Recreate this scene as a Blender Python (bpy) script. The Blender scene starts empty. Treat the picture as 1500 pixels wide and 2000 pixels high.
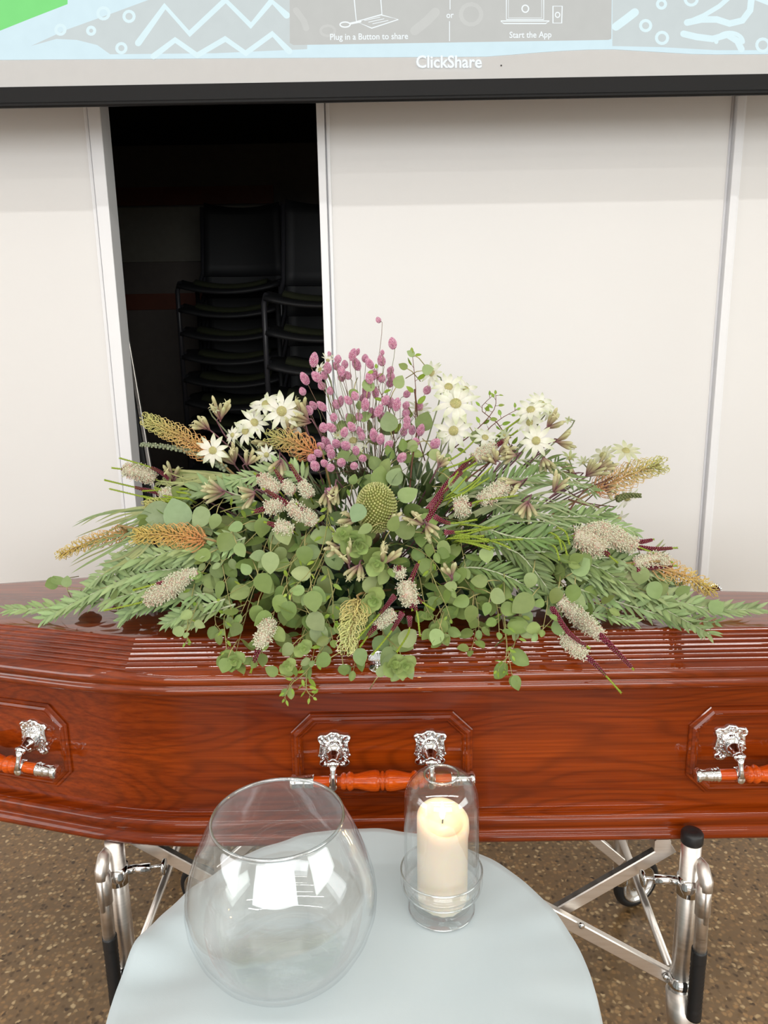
import bpy, math, random
from mathutils import Vector, Matrix
V = Vector
PI = math.pi
scene = bpy.context.scene
COL = scene.collection
rnd = random.Random(7)

# ------------------------------------------------------------------ camera
CAM_H = 1.51; PITCH = math.radians(12.5); ROLL = math.radians(1.0); FPX = 1444.0
fwd = V((0, math.cos(PITCH), -math.sin(PITCH)))
u0 = V((0, math.sin(PITCH), math.cos(PITCH))); r0 = V((1, 0, 0))
cr = r0*math.cos(ROLL) - u0*math.sin(ROLL); cu = r0*math.sin(ROLL) + u0*math.cos(ROLL)
cam_d = bpy.data.cameras.new('camera'); cam = bpy.data.objects.new('camera', cam_d); COL.objects.link(cam)
cam_d.sensor_fit = 'HORIZONTAL'; cam_d.sensor_width = 36; cam_d.lens = 36*FPX/1500; cam_d.clip_start = .05
Mx = Matrix((cr, cu, -fwd)).transposed().to_4x4(); Mx.translation = (0, 0, CAM_H)
cam.matrix_world = Mx; scene.camera = cam
# ------------------------------------------------------------------ world, exposure
scene.view_settings.view_transform = 'Standard'; scene.view_settings.look = 'None'
scene.view_settings.exposure = -0.03; scene.view_settings.gamma = 1.0; scene.view_settings.use_curve_mapping = False
w = bpy.data.worlds.new('world'); scene.world = w; w.use_nodes = True
w.node_tree.nodes['Background'].inputs[0].default_value = (.85, .93, 1, 1)
w.node_tree.nodes['Background'].inputs[1].default_value = 1.0
scene.cycles.max_bounces = 14; scene.cycles.transparent_max_bounces = 24
scene.cycles.diffuse_bounces = 4; scene.cycles.glossy_bounces = 5
scene.cycles.sample_clamp_indirect = 6
# ------------------------------------------------------------------ lamps: ceiling strips and daylight windows
def area(name, loc, rot, sx, sy, watt, col):
    d = bpy.data.lights.new(name, 'AREA'); d.shape = 'RECTANGLE'; d.size = sx; d.size_y = sy; d.energy = watt; d.color = col
    o = bpy.data.objects.new(name, d); COL.objects.link(o); o.location = loc; o.rotation_euler = rot
    return o
WARM = (1, .985, .965)
area('strip_light', (0, -.25, 3.50), (0, 0, 0), 5.6, .085, 46, WARM)
area('strip_light', (0, -2.3, 3.50), (0, 0, 0), 5.6, .10, 38, WARM)
area('strip_light', (0, -4.3, 3.50), (0, 0, 0), 5.6, .10, 34, WARM)
area('daylight', (0, -5.95, 2.15), (math.radians(90), 0, 0), 6.8, 2.0, 215, (.93, .97, 1))
area('daylight', (4.95, -1.5, 1.9), (math.radians(90), 0, math.radians(90)), 3.6, 1.9, 88, (.93, 1, .97))
area('daylight', (-4.95, -1.5, 1.9), (math.radians(90), 0, math.radians(-90)), 3.6, 1.9, 76, (.95, .98, 1))

# ------------------------------------------------------------------ helpers
def ray(px, py): return fwd + cr*((px-750)/FPX) - cu*((py-1000)/FPX)
def atY(px, py, Y):
    d = ray(px, py); return V((0, 0, CAM_H)) + d*(Y/d.y)
def atZ(px, py, Z):
    d = ray(px, py); return V((0, 0, CAM_H)) + d*((Z-CAM_H)/d.z)

def lin(r, g, b):
    f = lambda c: (c/255/12.92 if c/255 <= .04045 else ((c/255+.055)/1.055)**2.4)
    return (f(r), f(g), f(b))
WORLD = {}
class MB:
    def __init__(s): s.v = []; s.f = []; s.c = []; s.flat = set()
    def vert(s, p, c=(1, 1, 1)): s.v.append((p[0], p[1], p[2])); s.c.append(c); return len(s.v)-1
    def quadgrid(s, rows, closed=False, cols=None, capa=False, capb=False):
        """rows: list of equal length point lists"""
        n = len(rows[0]); b = len(s.v)
        for i, r in enumerate(rows):
            for j, p in enumerate(r):
                c = (1, 1, 1)
                if cols: c = cols[i] if not isinstance(cols[i], list) else cols[i][j]
                s.vert(p, c)
        m = n if closed else n-1
        for i in range(len(rows)-1):
            for j in range(m):
                k = (j+1) % n
                s.f.append((b+i*n+j, b+i*n+k, b+(i+1)*n+k, b+(i+1)*n+j))
        if capa: s.f.append(tuple(b+j for j in reversed(range(n))))
        if capb: s.f.append(tuple(b+(len(rows)-1)*n+j for j in range(n)))
        return s
    def tube(s, pts, rad, n=8, col=(1, 1, 1), caps=True):
        pts = [V(p) for p in pts]; rows = []; prev = None; cols = []
        for i, p in enumerate(pts):
            t = (pts[min(i+1, len(pts)-1)] - pts[max(i-1, 0)]);
            if t.length < 1e-9: t = V((0, 0, 1))
            t.normalize()
            if prev is None: a = t.orthogonal().normalized()
            else:
                a = prev - t*prev.dot(t)
                a = a.normalized() if a.length > 1e-6 else t.orthogonal().normalized()
            prev = a; bb = t.cross(a); r = rad[i] if isinstance(rad, (list, tuple)) else rad
            rows.append([p + (a*math.cos(2*PI*k/n) + bb*math.sin(2*PI*k/n))*r for k in range(n)])
            cols.append(col[i] if isinstance(col, list) else col)
        return s.quadgrid(rows, True, cols, caps, caps)
    def lathe(s, prof, o=(0, 0, 0), ax=(0, 0, 1), n=32, col=(1, 1, 1), capa=False, capb=False):
        ax = V(ax).normalized(); a = ax.orthogonal().normalized(); bb = ax.cross(a); o = V(o)
        rows = [[o + ax*h + (a*math.cos(2*PI*k/n) + bb*math.sin(2*PI*k/n))*max(r, 1e-5) for k in range(n)] for r, h in prof]
        return s.quadgrid(rows, True, [col]*len(rows) if not isinstance(col, list) else col, capa, capb)
    def bar(s, a, b, w, h, up=(0, 0, 1), col=(1, 1, 1), bev=.12):
        a = V(a); b = V(b); t = (b-a).normalized(); upv = V(up); side = t.cross(upv).normalized(); upv = side.cross(t)
        e = min(w, h)*bev
        sec = [(-w/2+e, -h/2), (w/2-e, -h/2), (w/2, -h/2+e), (w/2, h/2-e), (w/2-e, h/2), (-w/2+e, h/2), (-w/2, h/2-e), (-w/2, -h/2+e)]
        b0 = len(s.f)
        s.quadgrid([[p + side*x + upv*y for x, y in sec] for p in (a, b)], True, [col, col], True, True)
        for k in range(b0, len(s.f)): s.flat.add(k)
        return s
    def box(s, lo, hi, col=(1, 1, 1)):
        b = len(s.v); b0 = len(s.f)
        for x in (lo[0], hi[0]):
            for y in (lo[1], hi[1]):
                for z in (lo[2], hi[2]): s.vert((x, y, z), col)
        for f in ((0, 1, 3, 2), (4, 6, 7, 5), (0, 4, 5, 1), (2, 3, 7, 6), (0, 2, 6, 4), (1, 5, 7, 3)): s.f.append(tuple(b+i for i in f))
        for k in range(b0, len(s.f)): s.flat.add(k)
        return s
    def ball(s, c, r, n=8, m=5, col=(1, 1, 1), sc=(1, 1, 1), ax=None):
        c = V(c); rows = []
        M = ax.to_track_quat('Z', 'Y').to_matrix() if ax is not None else Matrix.Identity(3)
        for i in range(m+1):
            th = PI*i/m
            rows.append([c + M @ V((max(math.sin(th), 1e-3)*math.cos(2*PI*k/n)*r*sc[0], max(math.sin(th), 1e-3)*math.sin(2*PI*k/n)*r*sc[1], -math.cos(th)*r*sc[2])) for k in range(n)])
        return s.quadgrid(rows, True, [col]*(m+1))
    def build(s, name, mat, parent=None, origin=None, smooth=True, solid=None, bevel=None):
        if origin is None:
            if parent is not None: origin = WORLD[parent.name]
            elif s.v:
                xs = [v[0] for v in s.v]; ys = [v[1] for v in s.v]; zs = [v[2] for v in s.v]
                origin = ((min(xs)+max(xs))/2, (min(ys)+max(ys))/2, min(zs))
        ox, oy, oz = origin
        me = bpy.data.meshes.new(name)
        me.from_pydata([(x-ox, y-oy, z-oz) for x, y, z in s.v], [], s.f)
        me.polygons.foreach_set('use_smooth', [smooth and (i not in s.flat) for i in range(len(s.f))])
        at = me.color_attributes.new('Col', 'FLOAT_COLOR', 'POINT')
        buf = []
        for c in s.c: buf.extend((c[0], c[1], c[2], 1))
        at.data.foreach_set('color', buf)
        me.update()
        o = bpy.data.objects.new(name, me); COL.objects.link(o)
        if mat: me.materials.append(mat)
        WORLD[o.name] = V(origin)
        if parent is not None:
            o.parent = parent; o.location = V(origin) - WORLD[parent.name]
        else: o.location = origin
        if solid:
            m = o.modifiers.new('solidify', 'SOLIDIFY'); m.thickness = solid; m.offset = 0
        if bevel:
            m = o.modifiers.new('bevel', 'BEVEL'); m.width = bevel; m.segments = 2; m.limit_method = 'ANGLE'
        return o
def tag(o, label=None, cat=None, group=None, kind=None):
    if label: o['label'] = label
    if cat: o['category'] = cat
    if group: o['group'] = group
    if kind: o['kind'] = kind
    return o
def empty(name, loc):
    o = bpy.data.objects.new(name, None); COL.objects.link(o); o.location = loc; o.empty_display_size = .05
    WORLD[o.name] = V(loc); return o
def copy_tree(o, parent=None, delta=None):
    c = o.copy(); COL.objects.link(c); c.parent = parent
    WORLD[c.name] = WORLD[o.name] + (delta or V((0, 0, 0)))
    if parent is None and delta is not None: c.location = o.location + delta
    for ch in list(o.children): copy_tree(ch, c, delta)
    return c

# ------------------------------------------------------------------ materials
MATS = {}
class NT:
    def __init__(s, name):
        s.m = bpy.data.materials.new(name); s.m.use_nodes = True; s.t = s.m.node_tree; s.n = s.t.nodes
        s.p = s.n['Principled BSDF']; s.out = s.n['Material Output']
    def add(s, typ, **k):
        n = s.n.new(typ)
        for a, v in k.items():
            if a.startswith('i_'):
                key = a[2:]; key = int(key) if key.isdigit() else key
                n.inputs[key].default_value = v
            else: setattr(n, a, v)
        return n
    def link(s, a, b): s.t.links.new(a, b)
    def ramp(s, fac, stops):
        r = s.add('ShaderNodeValToRGB'); e = r.color_ramp.elements
        while len(e) < len(stops): e.new(.5)
        for i, (p, c) in enumerate(stops): e[i].position = p; e[i].color = (*c, 1)
        s.link(fac, r.inputs[0]); return r.outputs[0]
    def coords(s, scale=(1, 1, 1), kind='Object'):
        tc = s.add('ShaderNodeTexCoord'); mp = s.add('ShaderNodeMapping'); mp.inputs['Scale'].default_value = scale
        s.link(tc.outputs[kind], mp.inputs[0]); return mp.outputs[0]
    def bump(s, h, strength=.2, dist=.01):
        b = s.add('ShaderNodeBump'); b.inputs['Strength'].default_value = strength; b.inputs['Distance'].default_value = dist
        s.link(h, b.inputs['Height']); s.link(b.outputs[0], s.p.inputs['Normal']); return b
def simple(name, col, rough=.5, metal=0, noise=.04, nscale=30, bump=0, **kw):
    t = NT(name); c = t.coords()
    n = t.add('ShaderNodeTexNoise', i_Scale=nscale); t.link(c, n.inputs['Vector'])
    lo = tuple(x*(1-noise) for x in col); hi = tuple(min(1, x*(1+noise)) for x in col)
    t.link(t.ramp(n.outputs[0], [(.3, lo), (.7, hi)]), t.p.inputs['Base Color'])
    t.p.inputs['Roughness'].default_value = rough; t.p.inputs['Metallic'].default_value = metal
    for k, v in kw.items(): t.p.inputs[k.replace('_', ' ')].default_value = v
    if bump: t.bump(n.outputs[0], bump, .002)
    return t.m
def wood(name, dark, mid, light, scale=(.8, 5, 5), coat=.7, ior=1.5):
    t = NT(name); c = t.coords(scale)
    n1 = t.add('ShaderNodeTexNoise', i_Scale=1.0, i_Detail=2.5, i_Roughness=.45, i_Distortion=.35); t.link(c, n1.inputs['Vector'])
    mul = t.add('ShaderNodeMath', operation='MULTIPLY', i_1=210.0); t.link(n1.outputs[0], mul.inputs[0])
    sn = t.add('ShaderNodeMath', operation='SINE'); t.link(mul.outputs[0], sn.inputs[0])
    ab = t.add('ShaderNodeMath', operation='MULTIPLY_ADD', i_1=.5, i_2=.5); t.link(sn.outputs[0], ab.inputs[0])
    pw = t.add('ShaderNodeMath', operation='POWER', i_1=3.0); t.link(ab.outputs[0], pw.inputs[0])
    c2 = t.coords((scale[0]*3, scale[1]*26, scale[2]*26))
    n2 = t.add('ShaderNodeTexNoise', i_Scale=1.5, i_Detail=5.0, i_Roughness=.65); t.link(c2, n2.inputs['Vector'])
    c3 = t.coords((scale[0]*1.2, scale[1]*1.6, scale[2]*1.6))
    n3 = t.add('ShaderNodeTexNoise', i_Scale=1.2, i_Detail=2.0); t.link(c3, n3.inputs['Vector'])
    base = t.ramp(n3.outputs[0], [(.3, mid), (.5, tuple((a+b)/2 for a, b in zip(mid, light))), (.68, light)])
    mx = t.add('ShaderNodeMix', data_type='RGBA', blend_type='MULTIPLY'); mx.inputs[0].default_value = .75
    t.link(base, mx.inputs[6]); t.link(t.ramp(n2.outputs[0], [(.32, (.5, .36, .3)), (.62, (1, 1, 1))]), mx.inputs[7])
    m2 = t.add('ShaderNodeMix', data_type='RGBA'); m2.inputs[7].default_value = (*dark, 1)
    fm = t.add('ShaderNodeMath', operation='MULTIPLY', i_1=.32); t.link(pw.outputs[0], fm.inputs[0])
    t.link(fm.outputs[0], m2.inputs[0]); t.link(mx.outputs[2], m2.inputs[6]); t.link(m2.outputs[2], t.p.inputs['Base Color'])
    t.p.inputs['Roughness'].default_value = .38; t.p.inputs['Specular IOR Level'].default_value = .05
    t.p.inputs['Coat Weight'].default_value = coat; t.p.inputs['Coat Roughness'].default_value = .03; t.p.inputs['Coat IOR'].default_value = ior
    return t.m
def metal(name, col, rough=.15, brushed=False):
    t = NT(name); t.p.inputs['Metallic'].default_value = 1; c = t.coords((8, 8, 8) if not brushed else (3, 3, 60))
    n = t.add('ShaderNodeTexNoise', i_Scale=4.0, i_Detail=4.0); t.link(c, n.inputs['Vector'])
    t.link(t.ramp(n.outputs[0], [(.3, tuple(x*.9 for x in col)), (.7, col)]), t.p.inputs['Base Color'])
    mr = t.add('ShaderNodeMapRange', i_3=rough*.7, i_4=rough*1.3); t.link(n.outputs[0], mr.inputs[0]); t.link(mr.outputs[0], t.p.inputs['Roughness'])
    return t.m
def flora(name, rough=.5, trans=.25, spec=.4):
    t = NT(name); a = t.add('ShaderNodeAttribute', attribute_name='Col')
    c = t.coords(); n = t.add('ShaderNodeTexNoise', i_Scale=90.0, i_Detail=3.0); t.link(c, n.inputs['Vector'])
    mx = t.add('ShaderNodeMix', data_type='RGBA', blend_type='MULTIPLY'); mx.inputs[0].default_value = 1
    t.link(a.outputs['Color'], mx.inputs[6]); t.link(t.ramp(n.outputs[0], [(.3, (.88, .9, .86)), (.7, (1.0, 1.0, 1.0))]), mx.inputs[7])
    t.link(mx.outputs[2], t.p.inputs['Base Color']); t.p.inputs['Roughness'].default_value = rough
    t.p.inputs['Specular IOR Level'].default_value = spec
    if trans:
        tr = t.add('ShaderNodeBsdfTranslucent'); t.link(mx.outputs[2], tr.inputs[0])
        ms = t.add('ShaderNodeMixShader'); ms.inputs[0].default_value = trans
        t.link(t.p.outputs[0], ms.inputs[1]); t.link(tr.outputs[0], ms.inputs[2]); t.link(ms.outputs[0], t.out.inputs[0])
    return t.m
def glass(name, tint, edge, rough=.0, base=.085):
    """clear thin glass wall: reflects by angle, passes light, wall gets denser at grazing angle"""
    t = NT(name)
    lw = t.add('ShaderNodeLayerWeight', i_Blend=.32)
    trc = t.ramp(lw.outputs['Facing'], [(.0, tint), (.55, tint), (1.0, edge)])
    tr = t.add('ShaderNodeBsdfTransparent'); t.link(trc, tr.inputs[0])
    gl = t.add('ShaderNodeBsdfGlossy'); gl.inputs['Roughness'].default_value = rough; gl.inputs[0].default_value = (1, 1, 1, 1)
    lf = t.add('ShaderNodeLayerWeight', i_Blend=.5)
    pw = t.add('ShaderNodeMath', operation='POWER', i_1=4.5); t.link(lf.outputs['Facing'], pw.inputs[0])
    fr = t.add('ShaderNodeMath', operation='MULTIPLY_ADD', i_1=.6, i_2=base); t.link(pw.outputs[0], fr.inputs[0])
    c = t.coords((6, 6, 6)); n = t.add('ShaderNodeTexNoise', i_Scale=2.0); t.link(c, n.inputs['Vector'])
    b = t.add('ShaderNodeBump'); b.inputs['Strength'].default_value = .06; b.inputs['Distance'].default_value = .01
    t.link(n.outputs[0], b.inputs['Height']); t.link(b.outputs[0], gl.inputs['Normal'])
    ms = t.add('ShaderNodeMixShader'); t.link(fr.outputs[0], ms.inputs[0]); t.link(tr.outputs[0], ms.inputs[1]); t.link(gl.outputs[0], ms.inputs[2])
    t.link(ms.outputs[0], t.out.inputs[0]); t.n.remove(t.p)
    return t.m
def emit(name, col, st=1.02):
    t = NT(name); c = t.coords((9, 9, 9)); n = t.add('ShaderNodeTexNoise', i_Scale=3.0); t.link(c, n.inputs['Vector'])
    e = t.add('ShaderNodeEmission'); t.link(t.ramp(n.outputs[0], [(.3, tuple(x*.97 for x in col)), (.7, col)]), e.inputs[0]); e.inputs[1].default_value = st
    t.link(e.outputs[0], t.out.inputs[0]); t.n.remove(t.p); return t.m

M = dict(
    wood=wood('cherry_veneer', lin(58, 18, 3), lin(118, 42, 6), lin(152, 62, 10)),
    lid_wood=wood('cherry_lid', lin(58, 18, 3), lin(118, 42, 6), lin(152, 62, 10), coat=1.0, ior=1.6),
    bar_wood=wood('turned_cherry', lin(160, 50, 6), lin(196, 70, 8), lin(222, 94, 14), (2, 9, 9)),
    chrome=metal('chrome', (.86, .87, .88), .1), alu=metal('aluminium', (.88, .83, .78), .4, True),
    black=simple('black_rubber', (.012, .012, .013), .45), blackbar=simple('black_powder_coat', (.005, .0048, .0052), .55, Specular_IOR_Level=.25),
    wall=simple('wall_panel_paint', lin(231, 229, 227), .42, nscale=2, noise=.012),
    post=simple('white_post', lin(240, 240, 242), .28, nscale=6, noise=.02),
    groove=simple('panel_gasket', lin(150, 145, 140), .6),
    paint=simple('room_paint', lin(225, 222, 216), .8), screen=simple('screen_fabric', lin(196, 196, 196), .85, noise=.01),
    dark1=simple('storeroom_paint', lin(110, 102, 96), .8), dark2=simple('storeroom_timber', lin(110, 58, 38), .6), dark0=simple('storeroom_shade', (.004, .004, .006), .8),
    dark3=simple('storeroom_grey', lin(140, 136, 124), .8),
    chair=simple('chair_plastic', (.011, .0115, .013), .6), frame=simple('chair_frame_paint', (.035, .035, .04), .4), cushion=simple('chair_cushion', lin(34, 38, 14), .9, nscale=200, noise=.2),
    wax=None, leaf=flora('leaf_surface', .45, .16), petal=flora('petal_surface', .6, .35, .2), fuzz=flora('flower_fuzz', .8, .42, .1),
    foam=simple('floral_foam', lin(30, 60, 34), .9), tray=simple('tray_plastic', lin(22, 40, 24), .4),
    bowl=glass('clear_glass', (.985, .99, .99), (.70, .73, .76)), rimg=glass('thick_glass', (.80, .84, .86), (.68, .72, .76), .08, .3),
    glass2=glass('lantern_glass', (.985, .988, .988), (.66, .69, .70)),
)
def mk_floor():
    t = NT('exposed_aggregate'); c = t.coords()
    nz = t.add('ShaderNodeTexNoise', i_Scale=60.0, i_Detail=2.0); t.link(c, nz.inputs['Vector'])
    add = t.add('ShaderNodeMix', data_type='VECTOR'); add.inputs[0].default_value = .015; t.link(c, add.inputs[4]); t.link(nz.outputs['Color'], add.inputs[5])
    v1 = t.add('ShaderNodeTexVoronoi', i_Scale=84.0); t.link(add.outputs[1], v1.inputs['Vector'])
    sep = t.add('ShaderNodeSeparateColor'); t.link(v1.outputs['Color'], sep.inputs[0])
    peb = t.ramp(sep.outputs[0], [(.0, lin(74, 54, 34)), (.2, lin(120, 92, 58)), (.5, lin(152, 118, 78)), (.72, lin(174, 134, 88)), (.88, lin(188, 156, 112)), (.97, lin(222, 192, 146))])
    mort = t.ramp(v1.outputs['Distance'], [(.28, (0, 0, 0)), (.62, (1, 1, 1))])
    mx = t.add('ShaderNodeMix', data_type='RGBA'); mx.inputs[7].default_value = (*lin(132, 104, 72), 1)
    t.link(mort, mx.inputs[0]); t.link(peb, mx.inputs[6])
    n2 = t.add('ShaderNodeTexNoise', i_Scale=2.2, i_Detail=4.0); t.link(c, n2.inputs['Vector'])
    m2 = t.add('ShaderNodeMix', data_type='RGBA', blend_type='MULTIPLY'); m2.inputs[0].default_value = 1
    t.link(mx.outputs[2], m2.inputs[6]); t.link(t.ramp(n2.outputs[0], [(.3, (.72, .74, .76)), (.7, (1, .98, .95))]), m2.inputs[7])
    t.link(m2.outputs[2], t.p.inputs['Base Color']); t.p.inputs['Roughness'].default_value = .3
    return t.m
M['floor'] = mk_floor()
def mk_wax():
    t = NT('candle_wax'); c = t.coords((1, 1, 1)); n = t.add('ShaderNodeTexNoise', i_Scale=25.0); t.link(c, n.inputs['Vector'])
    t.link(t.ramp(n.outputs[0], [(.3, lin(220, 206, 186)), (.7, lin(226, 214, 196))]), t.p.inputs['Base Color'])
    t.p.inputs['Subsurface Weight'].default_value = .8; t.p.inputs['Subsurface Radius'].default_value = (1, .55, .25)
    t.p.inputs['Subsurface Scale'].default_value = .03; t.p.inputs['Roughness'].default_value = .45
    return t.m
M['wax'] = mk_wax()
def mk_cloth():
    t = NT('pale_blue_satin'); c = t.coords((1, 1, 1))
    wv = t.add('ShaderNodeTexNoise', i_Scale=900.0, i_Detail=1.0); t.link(c, wv.inputs['Vector'])
    n = t.add('ShaderNodeTexNoise', i_Scale=5.0, i_Detail=2.0); t.link(c, n.inputs['Vector'])
    t.link(t.ramp(n.outputs[0], [(.3, lin(188, 201, 206)), (.7, lin(198, 209, 213))]), t.p.inputs['Base Color'])
    t.p.inputs['Roughness'].default_value = .48; t.p.inputs['Sheen Weight'].default_value = .35
    t.bump(wv.outputs[0], .12, .0006); return t.m
M['cloth'] = mk_cloth()

# ------------------------------------------------------------------ the setting
def struct(name, mb, mat, **k): return tag(mb.build(name, mat, smooth=False, **k), kind='structure')
WY = 2.30
struct('floor', MB().box((-5, -6, -.06), (5, 4.7, 0)), M['floor'])
struct('ceiling', MB().box((-5, -6, 3.6), (5, 4.7, 3.7)), M['paint'])
struct('wall_left', MB().box((-5.1, -1.5-4.5, 0), (-5, 4.7, 3.6)), M['paint'])
struct('wall_right', MB().box((5, -6, 0), (5.1, 4.7, 3.6)), M['paint'])
struct('wall_rear', MB().box((-5, -6.1, 0), (5, -6, 3.6)), M['paint'])
JL, JR, KL, KR = -.832, -.782, -.172, -.136          # the posts beside the opening
RL, RR = 1.008, 1.050
back = MB()
back.box((-5, WY, 0), (JL, WY+.05, 3.6)); back.box((KR, WY, 0), (RL, WY+.05, 3.6)); back.box((RR, WY, 0), (5, WY+.05, 3.6)); back.box((JR, WY, 2.75), (KL, WY+.05, 3.6))
struct('wall_back', back, M['wall'])
def post(name, x0, x1):
    mb = MB(); wd = x1-x0
    mb.box((x0+wd*.28, WY-.014, 0), (x1, WY+.062, 3.6)); mb.box((x0, WY-.006, 0), (x0+wd*.2, WY+.055, 3.6))
    mb.box((x0+wd*.2, WY+.004, 0), (x0+wd*.28, WY+.055, 3.6))
    o = struct(name, mb, M['post'], bevel=.002)
post('trim_1', JL, JR)
mb = MB(); mb.box((KL, WY-.014, 0), (KL+.022, WY+.062, 3.6)); mb.box((KL+.022, WY+.004, 0), (KL+.026, WY+.055, 3.6)); mb.box((KL+.026, WY-.006, 0), (KR, WY+.055, 3.6))
struct('trim_2', mb, M['post'], bevel=.002)
mb = MB(); mb.box((RL+.004, WY+.008, 0), (RL+.012, WY+.04, 3.6)); mb.box((RL+.012, WY-.014, 0), (RR-.008, WY+.062, 3.6)); mb.box((RR-.008, WY-.004, 0), (RR, WY+.055, 3.6))
struct('trim_3', mb, M['post'], bevel=.002)
struct('trim_4', MB().box((RL-.002, WY+.02, 0), (RL+.006, WY+.045, 3.6)), M['groove'])
# storeroom behind the opening
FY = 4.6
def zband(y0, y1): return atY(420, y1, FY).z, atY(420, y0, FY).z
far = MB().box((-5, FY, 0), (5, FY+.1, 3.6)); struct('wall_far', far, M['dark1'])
struct('ceiling_storeroom', MB().box((-5, WY+.07, zband(282, 282)[0]), (5, FY, 3.55)), M['dark0'])  # near-black ceiling: the storeroom's darkness is put into its colour
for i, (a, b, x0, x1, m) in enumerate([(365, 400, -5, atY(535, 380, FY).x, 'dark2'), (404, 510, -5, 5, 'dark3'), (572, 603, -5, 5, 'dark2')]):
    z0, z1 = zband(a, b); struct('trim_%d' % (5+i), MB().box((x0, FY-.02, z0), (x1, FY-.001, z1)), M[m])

# ------------------------------------------------------------------ projection screen
SY = 2.0
def on_screen(px, py, d=0): return atY(px, py, SY-d)
scr = empty('projector_screen', (0, SY, 2.08)); tag(scr, 'white pull-down projector screen with black bottom bar hanging above the coffin', 'screen')
ztop = 3.55
x0, x1 = -1.75, 1.85
zb = lambda px, py: on_screen(px, py).z
zf = (zb(0, 168)+zb(1500, 147))/2; zc = (zb(0, 200)+zb(1500, 176))/2; zd = (zb(0, 213)+zb(1500, 185))/2
MB().box((x0, SY, zf), (x1, SY+.002, ztop)).build('fabric', M['screen'], scr, smooth=False)
MB().box((x0, SY-.001, zc), (x1, SY+.003, zf)).build('border', M['blackbar'], scr, smooth=False)
b = MB(); r = (zc-zd)/2
b.lathe([(r*.8, 0), (r, .004), (r, x1-x0+.036), (r*.8, x1-x0+.04)], (x0-.02, SY, (zc+zd)/2), (1, 0, 0), 20, capa=True, capb=True).build('weight_bar', M['blackbar'], scr)
MB().box((x0-.1, SY-.07, ztop-.02), (x1+.1, SY+.07, 3.6)).build('casing', M['post'], scr, smooth=False)
E_ = dict(base=emit('projected_pale_blue', lin(222, 244, 251)), grey=emit('projected_grey', lin(212, 221, 221)), line=emit('projected_white', lin(230, 251, 255), 1.02),
          green=emit('projected_green', lin(140, 232, 140)), panel=emit('projected_panel_grey', lin(205, 206, 202)), white=emit('projected_text_white', lin(244, 252, 255), 1.1),
          panel2=emit('projected_panel_light', lin(212, 213, 209)))
def poly(mb, pts, d, thick=.0006):
    n = len(pts); b = len(mb.v)
    for p in pts: mb.vert(on_screen(p[0], p[1], d))
    mb.f.append(tuple(b+i for i in range(n)))
def ribbon(mb, pts, wd, d, closed=False):
    ps = [V((p[0], p[1])) for p in pts]; n = len(ps); L = []; R = []
    for i in range(n):
        a = ps[(i-1) % n] if (closed or i) else ps[0]; c = ps[(i+1) % n] if (closed or i < n-1) else ps[-1]
        t = (c-a).normalized(); nn = V((-t.y, t.x)); L.append(ps[i]+nn*wd/2); R.append(ps[i]-nn*wd/2)
    b = len(mb.v)
    for l, rr in zip(L, R): mb.vert(on_screen(l.x, l.y, d)); mb.vert(on_screen(rr.x, rr.y, d))
    for i in range(n if closed else n-1):
        j = (i+1) % n; mb.f.append((b+2*i, b+2*i+1, b+2*j+1, b+2*j))
    if not closed:
        for e in (0, n-1): poly(mb, [(ps[e].x+wd/2*math.cos(k*PI/6), ps[e].y+wd/2*math.sin(k*PI/6)) for k in range(12)], d)
def edge_y(x):      # the wavy lower edge of the picture
    y = 117 - x*.0068
    if x > 960: y += -13*math.sin(min(1, (x-960)/240)*PI/2) + 12*max(0, min(1, (x-1190)/180))*1.0
    return y
mb = MB(); xs = list(range(-400, 1901, 50)); bb = len(mb.v)
for x in xs: mb.vert(on_screen(x, -700, .001)); mb.vert(on_screen(x, edge_y(x), .001))
for i in range(len(xs)-1): mb.f.append((bb+2*i, bb+2*i+1, bb+2*i+3, bb+2*i+2))
pic = mb.build('projected_picture', E_['base'], scr, smooth=False)
def arc(cx, cy, rx, ry, a0, a1, n=14): return [(cx+rx*math.cos(math.radians(a0+(a1-a0)*k/n)), cy+ry*math.sin(math.radians(a0+(a1-a0)*k/n))) for k in range(n+1)]
def piece(name, mat, polys=(), ribs=(), d=.0022):
    mb = MB()
    for p_ in polys: poly(mb, p_, d)
    for r_ in ribs: ribbon(mb, r_[0], r_[1], d, len(r_) > 2)
    return mb.build(name, E_[mat], pic, smooth=False)
piece('pattern_field', 'grey', [[(60, 90), (130, 58), (230, 22), (330, -15), (600, -60), (600, 96), (420, 104), (215, 106), (190, 88), (150, 78), (110, 76)]], d=.0016)
piece('pattern_field', 'grey', [[(1196, -60), (1700, -60), (1700, 98), (1400, 98), (1290, 92), (1196, 90)]], d=.0016)
piece('green_shape', 'green', [[(-60, 86), (0, 60), (60, 36), (132, 8), (132, -30), (-60, -30)]], d=.0016)
piece('zigzag_line', 'line', ribs=[([(270, 84), (322, 12), (370, 66), (440, 0), (490, 50), (530, 2), (560, 30)], 13)])
piece('zigzag_line', 'line', ribs=[([(300, 110), (342, 78), (385, 108), (440, 76), (480, 104), (532, 66), (565, 100)], 12)])
for cx, cy, rr in [(252, 32, 10), (237, 94, 9), (178, 60, 7), (118, 58, 9), (202, 26, 11), (1261, 50, 10), (1293, 74, 11), (1292, 8, 8), (1490, 88, 12), (1350, -2, 12)]:
    piece('ring_shape', 'line', ribs=[(arc(cx, cy, rr, rr, 0, 340), 6, 1)])
piece('curved_line', 'line', ribs=[([(1203, 52), (1222, 38), (1240, 24)], 16)])
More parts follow.
